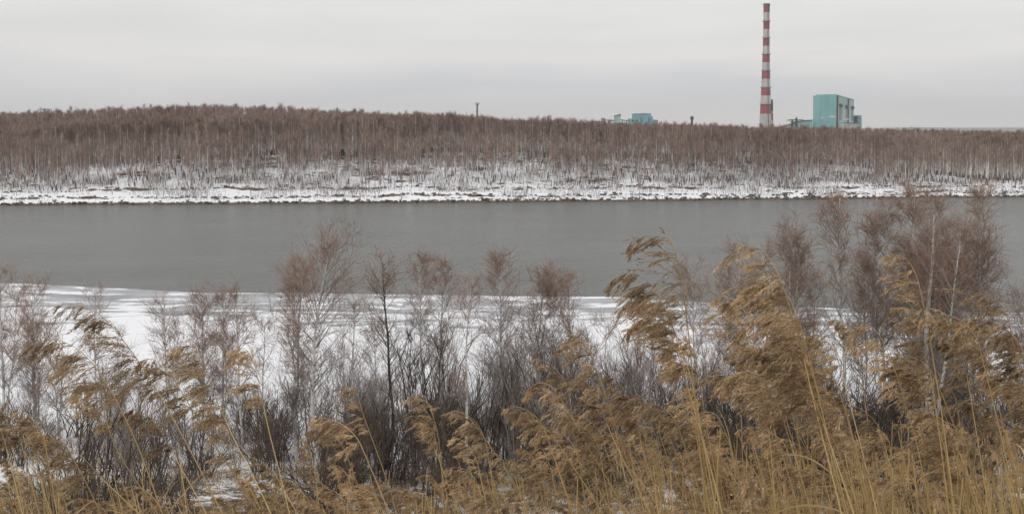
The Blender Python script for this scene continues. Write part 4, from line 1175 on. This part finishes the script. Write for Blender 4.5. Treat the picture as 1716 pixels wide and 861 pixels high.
H_ = [
 # stem points (bottom to top), rachis points, Y, label, fullness
 ([(372, 860), (300, 720), (232, 605)], [(200, 562), (168, 527), (135, 512), (104, 508)], 4.6, 'longest arching reed at upper left, tip pointing left over the snow', 1.2),
 ([(272, 860), (212, 705), (162, 618)], [(140, 592), (112, 575), (84, 568), (58, 576)], 4.4, 'second arching reed at left with tip curling down below the longest', 1.25),
 ([(258, 850), (190, 740), (172, 680)], [(166, 650), (155, 640), (140, 640), (128, 655)], 4.6, 'short dark reed plume under the second arching reed at left', 1.3),
 ([(432, 855), (345, 722), (300, 650)], [(286, 628), (268, 610), (250, 600), (232, 606)], 4.7, 'dark brown forked reed plume right of the longest arching one', 1.2),
 ([(440, 830), (385, 720), (352, 640)], [(344, 610), (334, 590), (320, 578), (300, 582)], 4.9, 'broad pale brown reed plume in front of the brown birch clump', 1.5),
 ([(478, 830), (448, 710), (430, 625)], [(424, 602), (414, 588), (402, 582), (390, 594)], 5.0, 'dark reed plume hanging on an upright golden stem left of centre', 1.3),
 ([(340, 850), (290, 760), (262, 712)], [(250, 698), (236, 688), (222, 686), (208, 694)], 5.0, 'small low reed plume beneath the forked dark one', 1.2),
 ([(168, 860), (140, 800), (118, 760)], [(108, 742), (95, 730), (80, 728), (64, 740)], 4.6, 'soft broad reed plume low at the left edge', 1.6),
 ([(232, 860), (160, 790), (138, 765)], [(126, 758), (108, 756), (94, 764), (86, 780)], 5.4, 'drooping reed plume below the broad low one at left', 1.5),
 ([(440, 860), (410, 800), (385, 740)], [(376, 715), (366, 702), (352, 698), (338, 706)], 5.6, 'ragged reed plume low beneath the pale broad one', 1.3),
 ([(640, 780), (618, 720), (604, 680)], [(600, 664), (594, 654), (586, 650), (578, 656)], 6.6, 'little dark reed plume in front of the crooked trunk', 1.1),
 ([(742, 830), (738, 760), (728, 705)], [(722, 688), (714, 668), (704, 658), (692, 662)], 6.2, 'single golden reed plume on a straight stem at centre', 1.6),
 ([(850, 790), (820, 745), (796, 712)], [(786, 700), (774, 691), (760, 688), (748, 694)], 6.4, 'leaning reed plume right of the single golden one', 1.2),
 ([(1172, 740), (1158, 600), (1142, 470)], [(1134, 430), (1122, 402), (1092, 394), (1052, 408)], 4.3, 'highest reed plume of all, hanging over the grey water', 1.0),
 ([(1182, 760), (1148, 600), (1112, 515)], [(1098, 488), (1080, 466), (1056, 456), (1028, 468)], 4.4, 'second highest reed plume with two drooping tufts over the ice edge', 1.2),
 ([(1172, 760), (1150, 640), (1128, 550)], [(1118, 522), (1100, 500), (1078, 492), (1050, 506)], 4.5, 'thick brown reed plume directly under the second highest', 1.5),
 ([(1190, 780), (1150, 640), (1128, 572)], [(1118, 550), (1102, 536), (1082, 532), (1058, 548)], 4.6, 'lowest thick plume of the high reed group', 1.8),
 ([(1200, 800), (1180, 690), (1168, 610)], [(1162, 588), (1154, 574), (1144, 570), (1132, 578)], 4.7, 'small plume tucked against the tallest reed stems', 1.3),
 ([(1060, 800), (1020, 680), (992, 600)], [(984, 582), (974, 570), (962, 566), (948, 576)], 5.0, 'slim leaning reed plume left of the high reed group', 1.2),
 ([(1080, 840), (1030, 740), (998, 665)], [(988, 645), (974, 632), (958, 630), (942, 642)], 5.2, 'reed plume below the slim leaning one', 1.3),
 ([(1040, 840), (980, 740), (940, 668)], [(928, 650), (914, 642), (900, 642), (886, 654)], 5.4, 'pale ragged reed plume right of the dark fan shrub', 1.2),
 ([(1010, 860), (960, 780), (930, 735)], [(920, 722), (908, 714), (895, 714), (882, 724)], 5.8, 'fluffy reed plume above the low mass at centre', 1.5),
 ([(1120, 860), (1075, 770), (1040, 700)], [(1030, 684), (1018, 676), (1004, 676), (990, 688)], 5.4, 'reed plume drooping beneath the high group, left side', 1.4),
 ([(1160, 860), (1120, 770), (1096, 700)], [(1088, 680), (1076, 668), (1062, 666), (1046, 678)], 5.2, 'golden plume between the crossing stems', 1.4),
 ([(1410, 860), (1370, 700), (1325, 520)], [(1308, 470), (1288, 432), (1262, 410), (1236, 418)], 3.9, 'top plume of the great reed mass, overlapping the water', 1.3),
 ([(1420, 860), (1380, 700), (1345, 560)], [(1332, 520), (1314, 488), (1292, 470), (1264, 478)], 3.9, 'second plume of the great reed mass, below the top one', 1.7),
 ([(1440, 860), (1392, 720), (1350, 600)], [(1334, 566), (1312, 542), (1286, 530), (1254, 542)], 4.0, 'broad middle plume of the great reed mass', 2.0),
 ([(1430, 860), (1390, 740), (1352, 640)], [(1336, 610), (1312, 590), (1286, 582), (1254, 596)], 3.9, 'darkest plume at the heart of the great reed mass', 2.1),
 ([(1460, 860), (1430, 740), (1404, 650)], [(1392, 622), (1372, 604), (1350, 598), (1320, 612)], 4.0, 'right shoulder plume of the great reed mass', 2.0),
 ([(1480, 860), (1440, 760), (1408, 690)], [(1394, 664), (1374, 650), (1350, 648), (1322, 664)], 4.1, 'lowest plume of the great reed mass', 2.0),
 ([(1360, 860), (1330, 760), (1300, 670)], [(1288, 645), (1270, 628), (1250, 622), (1226, 636)], 4.2, 'left lower plume of the great reed mass', 1.9),
 ([(1300, 860), (1285, 700), (1262, 590)], [(1252, 562), (1238, 545), (1222, 538), (1204, 520)], 4.8, 'thin pale reed plume left of the great mass', 1.1),
 ([(1600, 860), (1570, 640), (1545, 500)], [(1538, 470), (1526, 442), (1508, 426), (1484, 424)], 4.6, 'upright golden plume in front of the great red birch group', 1.2),
 ([(1590, 860), (1570, 700), (1548, 570)], [(1540, 540), (1526, 520), (1508, 512), (1490, 520)], 4.7, 'loose plume beneath the upright golden one', 1.2),
 ([(1560, 860), (1530, 720), (1492, 600)], [(1480, 572), (1466, 552), (1450, 542), (1432, 548)], 4.7, 'ragged plume between the great reed mass and the golden one', 1.2),
 ([(1600, 860), (1580, 740), (1550, 660)], [(1540, 634), (1526, 616), (1508, 608), (1486, 618)], 4.7, 'plump plume crossing the white forked trunk', 1.6),
 ([(1740, 860), (1716, 680), (1695, 560)], [(1688, 530), (1676, 508), (1660, 494), (1636, 490)], 4.5, 'upper plume near the right edge over the brown birch', 1.2),
 ([(1760, 860), (1742, 720), (1724, 620)], [(1716, 590), (1704, 570), (1688, 560), (1666, 566)], 4.5, 'bushy plume at the right edge', 1.6),
 ([(1700, 860), (1680, 760), (1658, 680)], [(1648, 650), (1634, 632), (1616, 626), (1596, 636)], 4.8, 'wide soft plume low near the right edge', 1.5),
 ([(1770, 860), (1750, 760), (1730, 690)], [(1720, 665), (1706, 650), (1690, 646), (1670, 656)], 4.6, 'lower bushy plume touching the right edge', 1.6),
 ([(1640, 860), (1612, 780), (1590, 725)], [(1580, 706), (1566, 694), (1550, 690), (1530, 700)], 5.2, 'low plume at the foot of the white forked trunk', 1.5),
 ([(1260, 860), (1232, 770), (1212, 715)], [(1204, 698), (1192, 690), (1178, 690), (1164, 700)], 5.2, 'small dark plume at the foot of the tallest stems', 1.3),
]
for i, (st, ra, Yd, lab, fu) in enumerate(H_):
    reed_from_pixels(st, ra, Yd, 500 + i, lab, fu * (1.35 if Yd < 5.1 and i < 20 else 1.05), lf=2)

# prototypes for the rest of the bed
def reed_proto(seed, H, lean, plen, full, label, lf=3, plumey=True):
    rng = np.random.RandomState(seed)
    k = 16; t = np.linspace(0, 1, k)
    x = -lean * t ** 1.6; z = H * t - .0 * t
    P = np.stack([x, .03 * np.sin(t * 3 + seed), z], -1)
    d0 = nrm((P[-1] - P[-2])[None])[0]
    R_ = [P[-1]]; d = d0
    for j in range(12):
        R_.append(R_[-1] + d * plen / 12); d = nrm((d + np.array([-[.07, .10, .13, .05, .09, .12, .06, .11, .08][v], 0, -[.03, .08, .12, .02, .06, .10, .03, .09, .05][v] - .004 * j]))[None])[0]
    return rng, P, np.array(R_)
protos = []; PA = []
zone_labels = {
 'a': ('dry golden reed standing in the dense bed at the lower right, one of many alike', 'reeds in the dense bed at the lower right'),
 'b': ('dry fluffy reed in the low bed along the bottom centre, one of many alike', 'reeds in the low bed along the bottom centre'),
 'c': ('dry leaning reed in the thin bed at the lower left, one of many alike', 'reeds in the thin bed at the lower left'),
}
for v in range(9):
    H = 2.35; rngp, P, Rr = reed_proto(900 + v, H, [.25, .5, .8, .35, .6, .15, .9, .45, .3][v], rngp_len := [.24, .28, .2, .3, .26, .2, .24, .3, .22][v], 1, '')
    sb = stem_bag(rngp, P, .0045, .0022); pb = plume(rngp, Rr, rngp_len, [1.2, 1.5, 1.1, 1.7, 1.4, 1.3, 1.2, 1.8, 1.5][v], size=.017)
    lbs = [leaf_bag(rngp, P, rngp.uniform(.3, .85), rngp.uniform(.25, .5), rngp.choice([-1, 1])) for _ in range(2)]
    PA.append((sb, pb, lbs)); protos.append(None)
rng = np.random.RandomState(44)
def zone(px): return 'a' if px > 1130 else ('b' if px > 520 else 'c')
places = []
meshes = [(s.mesh('reed_stem', [M_stem], True), p.mesh('reed_plume', [M_plume, M_stem]), [l.mesh('reed_leaf', [M_leaf]) for l in lb]) for s, p, lb in PA]
cand = []
tries = 0
while len(cand) < 620 and tries < 60000:
    tries += 1
    Yd = 5.0 + 15 * rng.rand() ** 1.0; px = rng.uniform(-60, 1800)
    d = np.interp(px, [0, 100, 400, 480, 560, 800, 1150, 1250, 1716], [.7, .55, .25, .25, .5, .6, .75, .9, .95])
    if px < 480 and Yd > 12 and rng.rand() < .5: continue
    if rng.rand() > d: continue
    # target height of the head in the photo for this column
    lim = np.interp(px, [0, 120, 250, 420, 560, 640, 800, 860, 1000, 1100, 1200, 1300, 1500, 1600, 1716], [775, 790, 840, 840, 800, 815, 812, 785, 750, 725, 730, 725, 730, 720, 700])
    x = at(px, 800, Yd)[0]; z = float(ground_z(x, Yd))
    H = rng.uniform(2.0, 2.9)
    head_py = 213 + (CAMZ - (z + H * 1.02)) / Yd * F
    if head_py < lim - 5 + abs(rng.randn()) * 25:
        H = CAMZ - (lim + abs(rng.randn()) * 40 - 213) / F * Yd - z
        if H < 1.3: continue
        head_py = lim
    if head_py > 905: continue
    cand.append((Yd, x, z, H, px))
cand.sort()
LEAN = [.25, .5, .8, .35, .6, .15, .9, .45, .3]
front = []
for x0, x1, y0, y1, cnt in ((1190, 1420, 520, 720, 11), (1420, 1740, 620, 740, 11), (1600, 1740, 540, 640, 3), (900, 1200, 640, 740, 7), (560, 900, 715, 780, 7), (-10, 140, 715, 780, 5), (1260, 1440, 560, 700, 5)):
    for _ in range(cnt):
        Yd = rng.uniform(4.4, 6.4); px = rng.uniform(x0, x1); py = rng.uniform(y0, y1); v = rng.randint(9)
        h = at(px, py, Yd); x = h[0]; 
        for _2 in range(3):
            z = float(ground_z(x, Yd)); H = h[2] - z; x = h[0] + LEAN[v] * (H / 2.45)
        if H < 1.2: continue
        front.append((Yd, x, z, H * 1.04, px, v))
cand = [c + (None,) for c in cand]
cand = front + cand
NR = 300 - reed_count - 6
pr = {}
for i, (Yd, x, z, H, px, v) in enumerate(cand):
    rz = rng.randn() * (.45 if v is None else .2); v = rng.randint(9) if v is None else v; k = H / 2.45; s = rng.uniform(.85, 1.15)
    if i < NR:
        lab, grp = zone_labels[zone(px)]
        if v not in pr:
            t = thing('reed', (x, Yd, z - .02), lab, 'reed', grp); t.scale = (s, s, k); t.rotation_euler = (0, 0, rz)
            sm, pm, lm = meshes[v]
            link('stem', sm, t); link('plume', pm, t)
            for l in lm: link('leaf', l, t)
            pr[v] = t
        else:
            dup(pr[v], (x, Yd, z - .02), rz, (s, s, k), lab, grp)
    else:
        places.append((x, Yd, z - .02, k, s, rz, v))
arr = []
for sb, pb, lbs in PA:
    a = [(sb.arrays(), 0), (pb.arrays(), 1)]
    # plume bag uses materials 0 plume, 1 stem
    V, Qd, M, Rn = pb.arrays(); a[1] = ((V, Qd, 1 - M, Rn), 0)
    for l in lbs: a.append((l.arrays(), 2))
    arr.append(a)
merge_mass('reed_bed', places, arr, [M_stem, M_plume, M_leaf], 'mass of dry reeds behind the front rows along the bottom', 'reed bed')

# bare and broken straws between the plumed reeds
def straws():
    bag = Bag(); rng = np.random.RandomState(8)
    n = 560
    px = np.where(rng.rand(n) < .62, rng.uniform(1080, 1780, n), rng.uniform(-60, 1080, n)); Yd = rng.uniform(4.6, 10, n)
    x = (px - CX) / F * Yd; z = ground_z(x, Yd)
    # top of each straw stays in the lower part of the picture
    lim = np.interp(px, [0, 300, 500, 1000, 1150, 1200, 1300, 1716], [760, 790, 800, 790, 690, 690, 730, 730]) + np.abs(rng.randn(n)) * 55
    H = CAMZ - (lim - 213) / F * Yd - z
    ok = (H > .3) & (H < 2.6); px, Yd, x, z, H = px[ok], Yd[ok], x[ok], z[ok], H[ok]; n = len(x)
    lean = -rng.uniform(-.15, .55, n) * H * .5; ly = rng.randn(n) * .12 * H
    t = np.linspace(0, 1, 7)[None]
    P = np.stack([(x - lean * .8)[:, None] + lean[:, None] * t ** 1.2, Yd[:, None] + ly[:, None] * t, z[:, None] - .02 + H[:, None] * t], -1)
    tubes(bag, P, taper(n, .0042, .0022, 7), 5, 0, rng.rand(n))
    # dry blades
    m = 1100; i = rng.randint(0, n, m)
    Lf = spawn(rng, P, i, .3 + .65 * rng.rand(m), rng.uniform(.12, .42, m), .8, .5, (-.15, 0, 0), 5, (-.05, 0, -.2), .06)
    ribbons(bag, Lf, np.tile([[.0015, .003, .003, .0025, .0015, .0004]], (m, 1)), rng, 1)
    link('straw', bag.mesh('straw', [M_stem, M_leaf], True), label='bare broken reed straws and dry blades along the bottom', category='straw', kind='stuff')
straws()

# ------------------------------------------------------------------ steam and haze
def steam(px, py, Yd, wpx, hpx, label, seed, dens=.05):
    c = at(px, py, Yd); m = mpp(Yd)
    rng = np.random.RandomState(seed)
    nu, nv = 20, 12
    bag = Bag()
    u = np.linspace(0, 2 * math.pi, nu, endpoint=False); v = np.linspace(.02, math.pi - .02, nv)
    U, Vv = np.meshgrid(u, v)
    r = 1 + .5 * fnoise(np.cos(U) * 1.6 + seed * 3.1 + Vv, np.sin(U) * 1.6 + Vv * 1.3 + seed, 3)
    P = np.stack([r * np.sin(Vv) * np.cos(U) * wpx * m / 2, r * np.sin(Vv) * np.sin(U) * wpx * m / 3, r * np.cos(Vv) * hpx * m / 2], -1).reshape(-1, 3)
    ii = np.arange(nu * nv).reshape(nv, nu)
    Q = np.stack([ii[:-1], ii[1:], np.roll(ii, -1, 1)[1:], np.roll(ii, -1, 1)[:-1]], -1).reshape(-1, 4)
    top = np.array([[ii[0, 0], ii[0, i], ii[0, i + 1], ii[0, i + 2]] for i in range(1, nu - 2, 2)]); bot = np.array([[ii[-1, 0], ii[-1, i + 2], ii[-1, i + 1], ii[-1, i]] for i in range(1, nu - 2, 2)])
    Qa = np.concatenate([Q, top[:, ::-1], bot[:, ::-1]])
    vol = np.einsum('ij,ij->i', P[Qa[:, 0]], np.cross(P[Qa[:, 1]], P[Qa[:, 2]]) + np.cross(P[Qa[:, 2]], P[Qa[:, 3]])).sum()
    if vol < 0: Qa = Qa[:, ::-1]
    bag.add(P, Qa)
    mt = bpy.data.materials.new('steam'); mt.use_nodes = True; nt = mt.node_tree; nt.nodes.clear()
    o = N(nt, 'ShaderNodeOutputMaterial'); pv = N(nt, 'ShaderNodeVolumePrincipled'); nt.links.new(pv.outputs[0], o.inputs['Volume'])
    pv.inputs['Color'].default_value = (.95, .95, .96, 1); pv.inputs['Density'].default_value = dens
    ob = link('steam', bag.mesh('steam', [mt]), label=label, category='steam', kind='stuff')
    ob.location = tuple(c)
steam(1417.5, 200, 1385, 11, 4.5, 'white steam puff low against the pale side wall', 1, .22)
steam(1416, 190, 1390, 4, 16, 'tall thin wisp of steam on the pale side wall', 2, .22)
steam(1394, 196, 1385, 13, 4, 'white steam puff crossing the teal wall corner', 3, .22)
steam(1378, 197.5, 1385, 9, 3, 'faint steam wisp on the middle of the teal wall', 4, .16)

HAZE = 0.00009
if HAZE:
    bag = Bag(); bag.box(-12500, 12500, -3200, 16500, -330, 330)
    mt = bpy.data.materials.new('haze'); mt.use_nodes = True; nt = mt.node_tree; nt.nodes.clear()
    o = N(nt, 'ShaderNodeOutputMaterial'); pv = N(nt, 'ShaderNodeVolumePrincipled'); nt.links.new(pv.outputs[0], o.inputs['Volume'])
    pv.inputs['Color'].default_value = (.93, .95, .97, 1); pv.inputs['Density'].default_value = HAZE
    link('haze', bag.mesh('haze', [mt]), label='thin pale winter haze over the whole valley', category='haze', kind='stuff')
